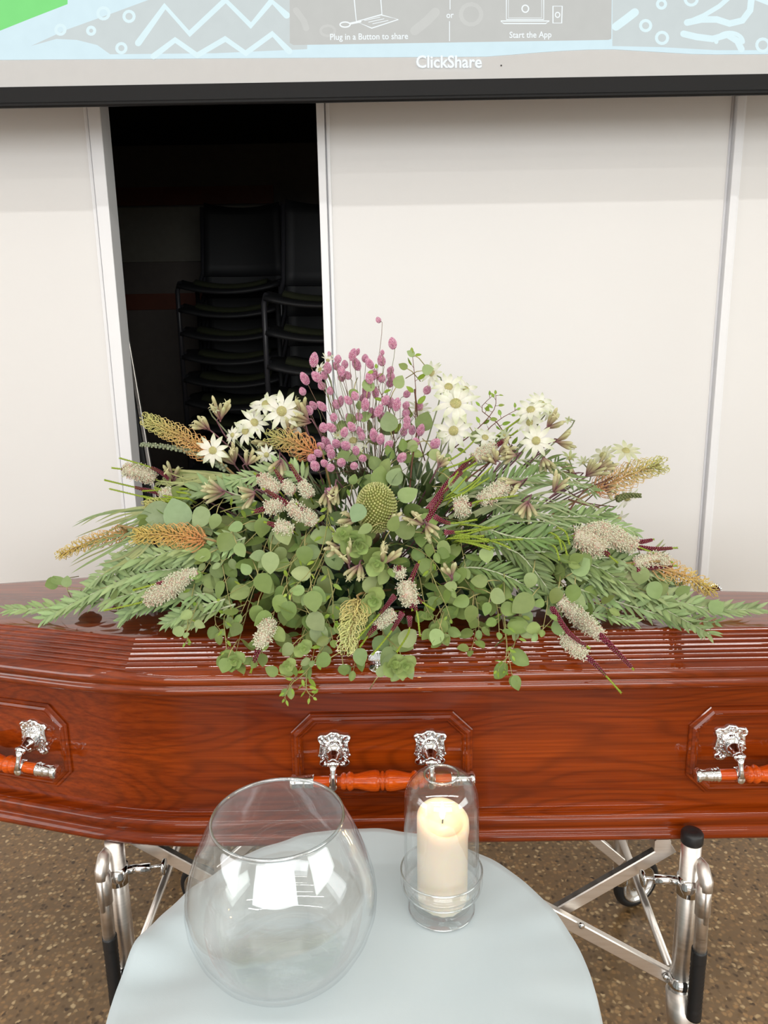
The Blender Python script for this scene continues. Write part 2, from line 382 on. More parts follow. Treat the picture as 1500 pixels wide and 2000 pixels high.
piece('curved_line', 'line', ribs=[([(1342, 44), (1375, 30), (1405, 12), (1430, -10)], 9), ([(1342, 44), (1370, 38), (1400, 38), (1425, 46), (1450, 40), (1465, 20), (1468, -5)], 13)])
piece('curved_line', 'line', ribs=[([(1335, 66), (1360, 72), (1392, 76), (1420, 68), (1440, 80), (1448, 96)], 13), (arc(1425, 82, 26, 18, 180, 360), 8)])
piece('curved_line', 'line', ribs=[([(1470, -8), (1500, 4), (1540, 6)], 12)])
piece('message_panel', 'panel', [[(565, -200), (1197, -205), (1194, 76), (1188, 78), (573, 88), (566, 84)]], d=.0028)
for r_ in [(arc(920, 28, 20, 20, 0, 350), 8, 1), ([(810, 60), (835, 40), (850, 24)], 18), ([(578, 20), (594, 42), (598, 55)], 12), (arc(640, 60, 14, 10, 0, 340), 5, 1)]:
    piece('faint_pattern', 'panel2', ribs=[r_], d=.0032)
piece('divider_line', 'white', ribs=[([(879, -100), (879, 18)], 1.4)], d=.0036); piece('divider_line', 'white', ribs=[([(878, 42), (878, 80)], 1.4)], d=.0036)
piece('laptop_drawing', 'white', ribs=[([(691, -10), (696, 42), (746, 28), (743, -10)], 2.2), ([(696, 42), (744, 29), (778, 38), (726, 55)], 2.2, 1), (arc(674, 48, 10, 5, 0, 345), 2.6, 1), ([(684, 46), (704, 42)], 4)] + [([(712+8*k, 40+3.2*k), (742+8*k, 33.5+3.2*k)], 1.2) for k in range(3)], d=.0036)
piece('laptop_drawing', 'white', ribs=[([(989, -10), (989, 38), (1062, 38), (1062, -10)], 1.8), ([(993, -10), (993, 35), (1058, 35), (1058, -10)], 1), ([(978, 41), (1073, 41), (1066, 46), (984, 46)], 2, 1), (arc(1026, 17, 6.5, 7, 0, 345), 2.4, 1)], d=.0036)
piece('phone_drawing', 'white', ribs=[([(1080, 12), (1098, 12), (1097, 45), (1080, 45)], 2.2, 1), (arc(1089, 29, 4.4, 5, 0, 345), 2, 1)], d=.0036)
def text(body, pxl, pxr, py_base, name, mat, parent, bold=.012, d=.004, tilt=None):
    cu_ = bpy.data.curves.new(name, 'FONT'); cu_.body = body; cu_.size = 1; cu_.offset = bold; cu_.resolution_u = 3
    to = bpy.data.objects.new(name, cu_); COL.objects.link(to); bpy.context.view_layer.update()
    me = bpy.data.meshes.new_from_object(to); bpy.data.objects.remove(to)
    xs = [v.co.x for v in me.vertices]; a = on_screen(pxl, py_base, d); b = on_screen(pxr, py_base - (pxr-pxl)*(.013 if tilt is None else tilt), d)
    s = (b.x-a.x)/(max(xs)-min(xs)); sl = (b.z-a.z)/(b.x-a.x); po = WORLD[parent.name]; mnx = min(xs)
    for v in me.vertices:
        x = (v.co.x-mnx)*s; z = v.co.y*s*1.02; v.co = V((a.x+x, a.y, a.z+z+x*sl)) - po
    me.materials.clear(); me.materials.append(mat)
    o = bpy.data.objects.new(name, me); COL.objects.link(o); WORLD[o.name] = po.copy(); o.parent = parent; return o
text('Plug in a Button to share', 645, 797, 78, 'text_line', E_['white'], pic, .008)
text('Start the App', 995, 1077, 74, 'text_line', E_['white'], pic, .008)
text('or', 872, 886, 35, 'text_line', E_['white'], pic, .008)
text('ClickShare', 813, 941, 132, 'word_mark', E_['white'], pic, .018, tilt=.0)
MB().lathe([(.0018, 0), (.0018, .0006)], on_screen(979, 128, .001), (0, -1, 0), 8, capa=True, capb=True).build('speck', M['black'], scr)

# ------------------------------------------------------------------ stacked chairs and leaning board in the storeroom
def make_chair(loc, sc=1.0):
    t = empty('stacking_chair', loc); x, y, z = loc; w2 = .235*sc
    def P(a, b, c): return (x+a*sc, y+b*sc, z+c*sc)
    rows = []
    for j in range(9):                                       # seat shell: front edge curved down and bowed
        v_ = j/8; yy = -.22+.44*v_; row = []
        for i in range(13):
            u = i/12*2-1; dip = -.035*(1-u*u); bow = -.03*(1-u*u)*(1-v_)
            row.append(P(u*.235, yy+bow, .45+dip-(.03*max(0, .25-v_)/.25)))
        rows.append(row)
    MB().quadgrid(rows).build('seat', M['chair'], t, solid=.014*sc)
    rows = [[(p[0]*.86+x*.14, p[1], p[2]+.012*sc) for p in r[1:-1]] for r in rows[1:-1]]
    MB().quadgrid(rows).build('cushion', M['cushion'], t, solid=.014*sc)
    rows = []
    for j in range(7):
        v_ = j/6; zz = .50+.36*v_; row = []
        for i in range(11):
            u = i/10*2-1; row.append(P(u*(.20-.01*v_), .20+.05*v_+.04*(1-u*u), zz-(.02*(1-u*u) if j == 6 else 0)))
        rows.append(row)
    MB().quadgrid(rows).build('backrest', M['chair'], t, solid=.012*sc)
    for s_ in (-1, 1):
        a = MB(); a.tube([P(s_*.238, -.20, .0), P(s_*.238, -.20, .40), P(s_*.232, -.18, .435), P(s_*.225, .16, .44), P(s_*.21, .22, .52), P(s_*.20, .25, .84)], .011*sc, 8); a.build('side_frame', M['frame'], t)
        a = MB(); a.tube([P(s_*.238, .20, 0), P(s_*.232, .16, .43)], .011*sc, 8); a.build('leg', M['chair'], t)
    return t
ORD = ['topmost', 'second from the top', 'third from the top', 'fourth from the top', 'fifth from the top', 'sixth from the top', 'seventh from the top', 'eighth from the top', 'ninth from the top', 'tenth from the top', 'eleventh from the top', 'twelfth from the top', 'thirteenth from the top', 'fourteenth from the top', 'fifteenth from the top']
def stack(px, py, Y, pitch, group, where):
    top = atY(px, py, Y-.24); z0 = top.z-.43
    n = int(z0/pitch)+1; pitch = z0/(n-1)
    base = make_chair((top.x, Y, 0))
    for k in range(n):
        c = base if k == 0 else copy_tree(base, None, V((0, 0, pitch*k)))
        tag(c, 'black stacking chair, %s of %s' % (ORD[n-1-k], where), 'chair', group)
stack(443, 552, 3.75, .10, 'left stack of storeroom chairs', 'the left stack in the dark storeroom')
stack(634, 575, 3.15, .118, 'right stack of storeroom chairs', 'the stack beside the white doorway post')
a0 = atY(236, 600, 2.44); a1 = atY(288, 900, 2.44)
brd = empty('folded_table', (a1.x, 2.8, 0)); tag(brd, 'dark folded table leaning inside the storeroom by the left doorway post', 'table')
dirv = (a0-a1).normalized(); bot = a1 - dirv*(a1.z/dirv.z); top = bot + dirv*1.72
MB().bar(bot+V((-.20, .32, .01)), top+V((-.20, .32, 0)), .68, .03, up=(.86, .5, 0)).build('table_top', M['black'], brd, smooth=False)
MB().bar(bot+V((.004, 0, 0)), top+V((.004, 0, 0)), .014, .012, up=(1, 0, 0)).build('edge_trim', M['alu'], brd, smooth=False)

# ------------------------------------------------------------------ coffin
POLY = [V((-.45, 1.250)), V((1.15, 1.247)), V((1.15, 1.385)), V((-.62, 1.632)), V((-1.0, 1.56)), V((-1.0, 1.407))]
def outline(d, big):
    n = len(POLY); off = []
    for i in range(n):
        a, b = POLY[i], POLY[(i+1) % n]; t = (b-a).normalized(); off.append((a + V((t.y, -t.x))*d, t))
    cor = []
    for i in range(n):
        p, t = off[i-1]; q, s_ = off[i]; den = t.x*s_.y - t.y*s_.x
        k = ((q.x-p.x)*s_.y - (q.y-p.y)*s_.x)/den; cor.append(p+t*k)
    out = []
    for i in range(n):
        c = cor[i]; t0 = off[i-1][1]; t1 = off[i][1]; phi = math.acos(max(-1, min(1, t0.dot(t1)))); rho = (big if i in (0, 3) else .012)
        tl = rho*math.tan(phi/2); a = c-t0*tl; nrm = V((-t0.y, t0.x)); ctr = a+nrm*rho; K = 12
        for k in range(K+1):
            an = phi*k/K; out.append(ctr - nrm*rho*math.cos(an) + t0*rho*math.sin(an))
    return out
def sweep(prof, sharp_until=None, capa=False, capb=False):
    rows = []
    for d, z, big in prof: rows.append([(p.x, p.y, z) for p in outline(d, big)])
    return MB().quadgrid(rows, True, None, capa, capb)
coffin = empty('coffin', (0, 1.42, .617)); tag(coffin, 'glossy reddish cherry wood coffin with fluted lid resting on the chrome trolley', 'coffin')
prof = [(-.012, 1.0102, .002), (0, 1.010, .002)]
dd, zz = 0.0, 1.010
FLATD = []
FAC = [(10, .0008), (24, .0009), (37, .0007), (47.8, .0006), (48.7, .0006), (49.6, .0006), (55, .0005), (60.7, .0007), (66, .0004)]
fd = sum(l_*math.cos(math.radians(a_)) for a_, l_ in FAC); fz = sum(l_*math.sin(math.radians(a_)) for a_, l_ in FAC)
for k in range(7):
    for ang_, ln_ in FAC + [(90, .043/7-fz), (0, .0505/7-fd)]:       # a moulded reed: rounded top, steep shoulder, narrow groove
        a_ = math.radians(ang_); dd += ln_*math.cos(a_); zz -= ln_*math.sin(a_); prof.append((dd, zz, .002))
nreed = len(prof)
prof += [(.0515, .9660, .3), (.0575, .9635, .6), (.0620, .959, .9), (.0640, .953, .9), (.0635, .947, .9), (.0600, .9435, .9), (.0585, .9425, .9), (.0585, .940, .9), (.0615, .937, .9), (.0635, .932, .9), (.062, .926, .9), (.056, .921, .9), (.045, .919, .9), (.02, .919, .9)]
prof.reverse()
lidm = sweep(prof, capa=False, capb=True); NL = len(outline(0, .1)); NP = len(prof)
for r_ in range(NP-nreed, NP-2):
    for j_ in range(NL): lidm.flat.add(r_*NL+j_)
lid = lidm.build('lid', M['lid_wood'], coffin)
body = sweep([(.0, .617, .9), (.021, .617, .9), (.022, .618, .9), (.022, .62, .9), (.0225, .91, .9), (.0225, .92, .9), (.021, .925, .9), (.0, .925, .9)], capa=True).build('body', M['wood'], coffin)
sweep([(.018, .617, .9), (.048, .617, .9), (.0525, .619, .9), (.054, .624, .9), (.053, .630, .9), (.047, .636, .9), (.0445, .639, .9), (.0455, .643, .9), (.0475, .650, .9), (.0470, .6575, .9), (.0458, .6606, .9), (.0440, .6630, .9), (.0410, .6656, .9), (.037, .6675, .9), (.032, .6685, .9), (.024, .6690, .9), (.0215, .672, .9)], capa=True).build('base_moulding', M['wood'], coffin)
def side_frame(org, s, n, wd, hd, cz):
    """raised octagonal moulding round a handle"""
    def octo(ins, h):
        w_, h_, c_ = wd/2-ins, hd/2-ins, .036-ins*.41
        return [org + s*a + n*h + V((0, 0, cz+b)) for a, b in [(-w_+c_, -h_), (w_-c_, -h_), (w_, -h_+c_), (w_, h_-c_), (w_-c_, h_), (-w_+c_, h_), (-w_, h_-c_), (-w_, -h_+c_)]]
    rows = [octo(i, h) for i, h in [(0, -.001), (0, .003), (.0015, .0045), (.0045, .0045), (.006, .0065), (.010, .0085), (.013, .0075), (.015, .005), (.0175, .005), (.019, .002), (.021, -.0005)]]
    return MB().quadgrid(rows, True).build('panel_moulding', M['wood'], coffin, smooth=False)
def plate_mesh(o, s, n, up):
    """ornate baroque backplate"""
    mb = MB(); K = 96; R = 16; half = [(0, .0355), (.007, .0345), (.012, .030), (.018, .0295), (.026, .0290), (.0305, .024), (.0300, .0185), (.0270, .0165), (.0260, .010), (.0275, .000), (.0285, -.008), (.0310, -.0125), (.0265, -.0165), (.0240, -.020), (.0275, -.024), (.0285, -.0295), (.0240, -.0335), (.0180, -.0355), (.012, -.0345), (.0095, -.031), (.004, -.0285), (0, -.028)]
    full = half + [(-a, b) for a, b in reversed(half[1:-1])]
    # resample by angle ordering kept as is, with subdivision
    pts = []
    m = len(full)
    for i in range(m):
        a, b = V(full[i]), V(full[(i+1) % m])
        pts += [a, (a+b)/2]
    rows = []; N = len(pts)
    for r_ in range(R+1):
        q = 1-r_/R; row = []
        for j, p in enumerate(pts):
            x, y = p.x*q, p.y*q
            h = .002 + .0035*(1-q)
            h += .0028*math.exp(-((q-.93)/.05)**2)
            h += .0016*math.exp(-((q-.80)/.07)**2)*(1+math.sin(j*2.1))
            if y > .012: h += .0024*math.sin(x*520)*math.sin(y*430)*min(1, (y-.012)*90)*(1 if q > .4 else .3)
            if abs(x) > .016 and y < .014 and y > -.016: h += .0014*math.sin(y*1500)
            dome = max(0, 1-(x*x/.0165**2 + (y+.002)**2/.021**2)); h += .013*dome**.6
            if y < -.020 and abs(x) > .010: h += .002*math.sin(x*900)*math.cos(y*900)
            row.append(o + s*x + up*y + n*(h if r_ else 0))
        rows.append(row)
        if r_ == 0: rows.append([p + n*.002 for p in row])
    mb.quadgrid(rows, True)
    for k in range(-8, 9):                                    # beaded arch
        a = PI/2 + k*.19; mb.ball(o + s*(.0175*math.cos(a)) + up*(.0215*math.sin(a)-.004) + n*.0105, .0013, 6, 4)
    for px_, py_ in ((0, .029), (-.017, -.0285), (.017, -.0285)): mb.ball(o + s*px_ + up*py_ + n*.005, .0032, 8, 5)
    return mb
def handle(org, s, n, cz):
    up = V((0, 0, 1)); bz = cz-.041; B = org + n*.040 + V((0, 0, bz)); L = .158
    prof_ = [(.0095, -L), (.0098, -.112), (.0098, -.075), (.0125, -.073), (.0135, -.069), (.0125, -.066), (.0105, -.064), (.0138, -.061), (.0150, -.058), (.0138, -.054), (.011, -.051), (.0115, -.046), (.0135, -.036), (.0160, -.022), (.0168, -.013), (.0155, -.007), (.0115, -.004), (.0145, -.002), (.0152, 0)]
    prof_ = [(r_*(1.12 if h > -.074 else 1), h) for r_, h in prof_]
    prof_ += [(r_, -h) for r_, h in reversed(prof_[:-1])]
    bar_ = MB().lathe(prof_, B, s, 24, capa=True, capb=True).build('handle', M['bar_wood'], coffin, origin=B); tag(bar_, 'turned orange wood handle bar with chrome fittings')
    for e in (-1, 1):
        MB().lathe([(.001, -.020), (.0095, -.0195), (.0125, -.017), (.0135, -.013), (.0125, -.010), (.0112, -.008), (.0112, .006), (.0122, .008), (.0122, .010), (.0112, .011), (.0122, .013), (.0122, .016), (.0116, .017), (.0132, .020), (.0132, .023), (.009, .024)], B + s*(e*(L-.012)), s*(-e), 24).build('end_cap', M['chrome'], bar_)
        po = org + s*(e*.0875) + V((0, 0, cz)); mb = plate_mesh(po, s, n, up)
        k0 = po + n*.014 - up*.004; k1 = po + n*.038 - up*.008
        mb.lathe([(.012, 0), (.0125, .004), (.009, .008), (.0095, .012), (.007, .016), (.0075, .022), (.009, .026), (.006, .031), (.001, .032)], k0, (k1-k0), 14)
        mb.lathe([(.001, -.011), (.005, -.010), (.006, -.004), (.006, .004), (.005, .010), (.001, .011)], k1, s, 12)
        rb = B + s*(e*.0875)
        mb.tube([k1 + n*.002, k1*.7 + rb*.3 + n*.006, k1*.45 + rb*.55 + n*.009, rb + n*.011], [.0085, .0055, .0045, .0075], 12)
        mb.lathe([(.0104, -.007), (.0128, -.0065), (.0132, 0), (.0128, .0065), (.0104, .007)], rb, s, 20)
        mb.ball(rb + n*.0125 - up*.003, .0078, 12, 8, sc=(1, .5, 1.15))
        mb.build('handle_bracket', M['chrome'], bar_, origin=rb)
FN = V((0, -1, 0)); FS = V((1, 0, 0))
ts = (POLY[0]-POLY[5]).normalized(); LS = V((ts.x, ts.y, 0)); LN = V((ts.y, -ts.x, 0))
ln0 = V((POLY[0].x, POLY[0].y, 0)) + LN*.0225
for org, s_, n_ in [(V((-.011, 1.2255, 0)), FS, FN), (V((.712, 1.2255, 0)), FS, FN), (ln0 - LS*(.315), LS, LN)]:
    side_frame(org, s_, n_, .330, .172, .783); handle(org, s_, n_, .797)
def thumb(p, up, name='lid_screw'):
    mb = MB(); mb.lathe([(.0165, 0), (.0165, .002), (.013, .004), (.006, .006), (.0045, .011), (.006, .013)], p, up, 24, capb=True)
    rows = []                                                 # a fanned, ribbed shell head
    for j in range(5):
        q = j/4
        rows.append([V(p) + V(up)*.012 + V((math.cos(a_)*.017*q, (-.0022 if i % 2 else .0022)*q + .001, math.sin(a_)*.019*q+.001)) for i, a_ in enumerate([PI*k/20 for k in range(21)])])
    mb.quadgrid(rows); o = mb.build(name, M['chrome'], lid, origin=p)
    m = o.modifiers.new('solidify', 'SOLIDIFY'); m.thickness = .002; return tag(o, 'small chrome shell-shaped lid screw')
p = atY(738, 1304, 1.199); thumb((p.x, p.y, .968), (0, -.25, 1))
p = atY(1402, 1152, 1.46); thumb((p.x, 1.475, .985), (0, .25, 1))

# ------------------------------------------------------------------ trolley
tr = empty('church_trolley', (.01, 1.43, 0)); tag(tr, 'folding chrome coffin trolley with scissor braces and black grips under the coffin', 'trolley')
XC = .012
def mir(p, e): return V((XC + (p[0]-XC)*e, p[1], p[2]))
for e in (1, -1):
    def q(x, y, z):
        if e == 1: return V((x, y, z))
        if y > 1.5: return V((-x + .16, y, z))
        return V((-x + .026, y+.055, z))
    capz = .632 if e == 1 else .614
    MB().tube([q(.545, 1.172, .26), q(.545, 1.172, capz)], .0175, 20).build('front_leg', M['alu'], tr)
    mb = MB() if e == 1 else None
    if mb: mb.lathe([(.0185, 0), (.0195, .002), (.0195, .018), (.017, .022), (.008, .0235), (.003, .022)], q(.545, 1.172, capz-.002), (0, 0, 1), 20, capa=True, capb=True); mb.build('rubber_cap', M['black'], tr)
    MB().tube([q(.545, 1.172, .31), q(.545, 1.172, .345)], .0215, 20).build('collar', M['chrome'], tr)
    MB().tube([q(.545, 1.172, .315), q(.548, 1.16, .27), q(.548, 1.15, .22)], [.0255, .029, .024], 16).build('foot_bracket', M['alu'], tr)
    MB().tube([q(.545, 1.172, .27), q(.56, 1.172, .13)], .016, 14).build('lower_leg', M['alu'], tr)
    # release lever with grip
    MB().tube([q(.555, 1.132, .585), q(.555, 1.128, .44)], .0115, 16).build('lever', M['alu'], tr)
    g = MB(); pts = [q(.555, 1.129, .442 - .0045*k) for k in range(34)]
    g.tube(pts, [.0135 if (k % 2 == 0 or k < 7 or k > 28) else .0125 for k in range(34)], 16); g.build('grip', M['black'], tr)
    g = MB(); g.tube([q(.556, 1.160, .604), q(.556, 1.148, .600), q(.556, 1.128, .582), q(.556, 1.122, .566)], [.006, .0115, .0125, .009], 14); g.tube([q(.556, 1.120, .576), q(.556, 1.1165, .505)], .0045, 10); g.tube([q(.555, 1.132, .575), q(.555, 1.130, .515)], .0135, 14); g.build('latch', M['alu'], tr)
    MB().tube([q(.545, 1.172, .560), q(.545, 1.172, .525)], .0205, 20).build('collar', M['chrome'], tr)
    g = MB(); g.tube([q(.525, 1.175, .548), q(.485, 1.18, .548)], .0085, 12); g.tube([q(.487, 1.18, .548), q(.462, 1.182, .55)], .003, 8); g.build('pivot_pin', M['chrome'], tr)
    g = MB(); g.lathe([(.004, 0), (.015, .001), (.015, .005), (.004, .006)], q(.462, 1.182, .548), (1, 0, 0), 18, capa=True, capb=True); g.build('pivot_disc', M['chrome'], tr)
    # scissor braces
    SX = .025
    g = MB(); g.bar(q(.528, 1.215, .592), q(.03, 1.215, .262), .016, SX, up=(0, 0, 1)); g.build('scissor_brace', M['alu'], tr, smooth=False)
    g = MB(); g.bar(q(.532, 1.190, .325), q(.08, 1.190, .655-.045), .016, SX, up=(0, 0, 1)); g.build('scissor_brace', M['alu'], tr, smooth=False)
    for bp in (q(.355, 1.18, .452), q(.520, 1.18, .335)): MB().lathe([(.006, 0), (.006, .004), (.003, .006)], bp, (0, -1, 0), 10, capb=True).build('bolt', M['chrome'], tr)
    g = MB(); g.tube([q(.535, 1.20, .335), q(.540, 1.65, .41) if e == 1 else V((-.49, 1.72, .41))], .0085, 14); g.build('diagonal_tube', M['alu'], tr)
    # rear frame
    MB().tube([q(.605, 1.69, .15), q(.575, 1.66, .60)], .0175, 16).build('rear_leg', M['alu'], tr)
    g = MB(); g.bar(q(.60, 1.675, .20), q(.16, 1.675, .60), .016, SX, up=(0, 0, 1)); g.build('scissor_brace', M['alu'], tr, smooth=False)
    g = MB(); g.bar(q(.58, 1.655, .59), q(.05, 1.655, .22), .016, SX, up=(0, 0, 1)); g.build('scissor_brace', M['alu'], tr, smooth=False)
    MB().bar(q(.505, 1.20, .602), q(.505, 1.68, .602), .03, .026).build('top_rail', M['alu'], tr, smooth=False)
    for (wx, wy) in ((.672, 1.755), (.60, 1.12)):
        ax = V((.93*e, -.36, 0)).normalized() if wy > 1.5 else V((1, .15*e, 0)).normalized(); c = q(wx, wy, .0735)
        ax = V((.40*e, -.92, .0)).normalized() if wy > 1.5 else ax
        wh = MB().lathe([(.052, -.013), (.064, -.013), (.0705, -.009), (.0735, 0), (.0705, .009), (.064, .013), (.052, .013), (.052, -.013)], c, ax, 36).build('wheel', M['black'], tr, origin=c)
        MB().lathe([(.001, .012), (.012, .012), (.014, .004), (.03, .002), (.050, .010), (.0535, .015), (.0535, -.015), (.03, -.004), (.012, -.012), (.001, -.012)], c, ax, 36).build('hub', M['chrome'], wh)
        g = MB(); lt = q(.605, 1.69, .15) if wy > 1.5 else q(.56, 1.172, .13)
        for s2 in (-1, 1): g.bar(c + ax*(s2*.019), c + ax*(s2*.019) + V((lt.x-c.x, lt.y-c.y, .078))*.85, .004, .030, up=(ax.cross(V((0, 0, 1)))))
        g.tube([c-ax*.022, c+ax*.022], .006, 10); g.tube([V((lt.x, lt.y, .125)), V((lt.x, lt.y, .16))], .02, 14); g.build('fork', M['chrome'], tr)
MB().bar((-.42, 1.45, .600), (.52, 1.45, .600), .02, .02).build('cross_rail', M['alu'], tr, smooth=False)

# ------------------------------------------------------------------ table and cloth
TC = V((-.047, .768, 0)); TR = .292
tb = empty('round_table', (TC.x, TC.y, 0)); tag(tb, 'small round side table hidden under the pale blue cloth', 'table')
MB().lathe([(.001, .0), (TR-.012, 0), (TR-.008, .004), (TR-.008, .018), (TR-.012, .022), (.001, .022)], TC + V((0, 0, .7120)), n=64).build('tabletop', M['post'], tb)
MB().lathe([(.025, .02), (.025, .725)], TC, n=20).build('pedestal', M['chrome'], tb)
MB().lathe([(.001, .03), (.03, .03), (.19, .012), (.2, .006), (.2, 0), (.001, 0)], TC, n=40).build('base', M['chrome'], tb)
mb = MB(); N = 240; rows = []
rr_ = random.Random(3); ph = [rr_.uniform(0, 6.28) for _ in range(8)]
def wr(x, y):   # broad soft wrinkles lying in the cloth
    q = max(0, min(1, (-x-.05)/.14))
    return .0012*math.sin(9*x+5*y+1)+.0009*math.sin(-14*x+11*y+2) + q*(.0066*math.sin(30*y-22*x+.8+1.5*math.sin(9*x))+.0020*math.sin(57*y-30*x+2))
for k in range(28):
    r_ = TR*k/27; row = []
    for j in range(N):
        a = 2*PI*j/N; x = r_*math.cos(a); y = r_*math.sin(a)
        edge = max(0, (r_/TR-.5)/.5); pleat = (math.sin(a*17+ph[0])+.7*math.sin(a*29+ph[1]))*.5
        left = .35+.65*max(0, -math.cos(a-.2))
        z = .7500 + wr(x, y) + .0045*edge**2*pleat*left
        row.append((TC.x+x, TC.y+y, z))
    rows.append(row)
for k in range(1, 30):
    q = k/29; row = []
    for j in range(N):
        a = 2*PI*j/N; pleat = (math.sin(a*11+ph[2])+.6*math.sin(a*19+ph[3])+.3*math.sin(a*29+ph[4]))/1.9
        dn = min(q*6, 1); out = .010*math.sin(dn*PI/2) + q*.035 + pleat*.030*min(1, q*1.5)*q**.5
        edgez = .0045*(math.sin(a*17+ph[0])+.7*math.sin(a*29+ph[1]))*.5*(.35+.65*max(0, -math.cos(a-.2)))*max(0, 1-q*8)
        z = .7500 - .008*(1-math.cos(dn*PI/2)) - .66*q**1.1 + edgez
        row.append((TC.x+(TR+out)*math.cos(a), TC.y+(TR+out)*math.sin(a), z))
    rows.append(row)
mb.quadgrid(rows, True)
cl = mb.build('tablecloth', M['cloth']); tag(cl, 'pale blue satin cloth draped over the small round table', 'tablecloth')

# ------------------------------------------------------------------ glass bowl
BC = V((-.136, .800, .7525))
outer = [(.001, 0), (.062, 0), (.072, .002), (.084, .010), (.098, .026), (.110, .048), (.1175, .072), (.1190, .090), (.1165, .112), (.110, .136), (.101, .160), (.091, .184), (.0835, .198), (.0815, .202)]
inner = [(.0795, .2025), (.0785, .201), (.0805, .197), (.088, .1835), (.098, .1595), (.107, .1355), (.1135, .112), (.1160, .090), (.1145, .072), (.107, .050), (.095, .030), (.081, .017), (.066, .011), (.001, .0105)]
bowl = MB().lathe(outer+inner, BC, n=96).build('glass_bowl', M['bowl'], origin=BC); tag(bowl, 'large empty round clear glass bowl standing on the pale blue cloth', 'bowl')
MB().lathe([(.0815, .2005), (.0822, .2025), (.081, .2045), (.079, .2045), (.0782, .2025), (.079, .2005), (.0815, .2005)], BC, n=96).build('rim', M['rimg'], bowl)
# ------------------------------------------------------------------ candle lantern
LC = V((.070, .880, .7525))
base = MB().lathe([(.001, 0), (.043, 0), (.0455, .003), (.0462, .010), (.046, .028), (.0475, .033), (.0545, .038), (.0562, .046), (.0558, .0625), (.0548, .0635), (.0535, .0625), (.053, .047), (.0505, .0415), (.044, .037), (.0432, .03), (.042, .016), (.038, .012), (.001, .012)], LC, n=80)
hold = base.build('glass_candle_holder', M['glass2'], origin=LC); tag(hold, 'footed clear glass base of the lantern holding the lit candle', 'candle holder')
g = MB()
for z_, r_ in ((.0630, .0551), (.0370, .0515), (.003, .0448)):
    g.lathe([(r_+.0012*math.cos(k*PI/4), z_+.0012*math.sin(k*PI/4)) for k in range(9)], LC, n=80)
g.build('rim', M['rimg'], hold)
DC = LC + V((0, 0, .0385))
dome_o = [(.0500, 0), (.0505, .03), (.0505, .09), (.0505, .120), (.0500, .132), (.0478, .1435), (.0435, .1525), (.0370, .1598), (.0300, .1640), (.0245, .1660), (.0235, .1675)]
dome_i = [(.0215, .1672), (.0225, .1645), (.0245, .1632), (.029, .1620), (.0358, .1578), (.0420, .1507), (.0460, .1425), (.0480, .1315), (.0485, .120), (.0485, .09), (.0485, .03), (.0480, 0), (.0500, 0)]
dome = MB().lathe(dome_o+dome_i, DC, n=80).build('glass_cloche', M['glass2'], origin=DC); tag(dome, 'clear glass dome chimney with open top set over the lit candle', 'glass dome')
MB().lathe([(.0225+.0016*math.cos(k*PI/4), .167+.0016*math.sin(k*PI/4)) for k in range(9)], DC, n=64).build('rim', M['rimg'], dome)
CC = LC + V((.001, -.003, .0135)); CH = .130; CR = .0342
rows = []; K = 48
for r_, h, wob in [(.001, 0, 0), (.030, 0, .0015), (.0325, .003, .0012), (CR, .02, 0), (CR, .06, 0), (CR, .10, 0), (CR+.0002, CH-.012, 1), (CR-.0002, CH-.0015, 1), (CR-.0022, CH+.0005, 1), (CR-.006, CH-.001, 1), (CR-.009, CH-.003, 1), (CR-.013, CH-.006, 0), (.008, CH-.0085, 0), (.0005, CH-.009, 0)]:
    row = []
    for j in range(K):
        a = 2*PI*j/K; rr2 = r_; hh = h
        if wob == 1: hh += .009*math.cos(a-1.9) ; rr2 += .0016*max(0, math.cos(a+.2))**3
        elif wob: rr2 += wob*math.sin(a*9)*math.sin(a*5+1)
        row.append(CC + V((rr2*math.cos(a), rr2*math.sin(a), hh)))
    rows.append(row)
can = MB().quadgrid(rows, True).build('pillar_candle', M['wax'], origin=CC); tag(can, 'lit ivory pillar candle burning inside the clear glass lantern', 'candle')
wt = CC + V((0, 0, CH-.010)); MB().tube([wt, wt+V((.0004, 0, .006)), wt+V((0, 0, .010))], [.0011, .0010, .0007], 8).build('wick', M['black'], can)
fl = emit('flame', (1, .8, .4), 26)
MB().lathe([(.0003, 0), (.0027, .003), (.0038, .0075), (.0033, .013), (.0017, .020), (.0003, .026)], wt+V((0, 0, .007)), n=16).build('flame', fl, can)
pl = bpy.data.lights.new('flame_light', 'POINT'); pl.energy = .055; pl.color = (1, .5, .14); pl.shadow_soft_size = .004
po = bpy.data.objects.new('flame_light', pl); COL.objects.link(po); po.location = wt + V((0, -.002, .036))
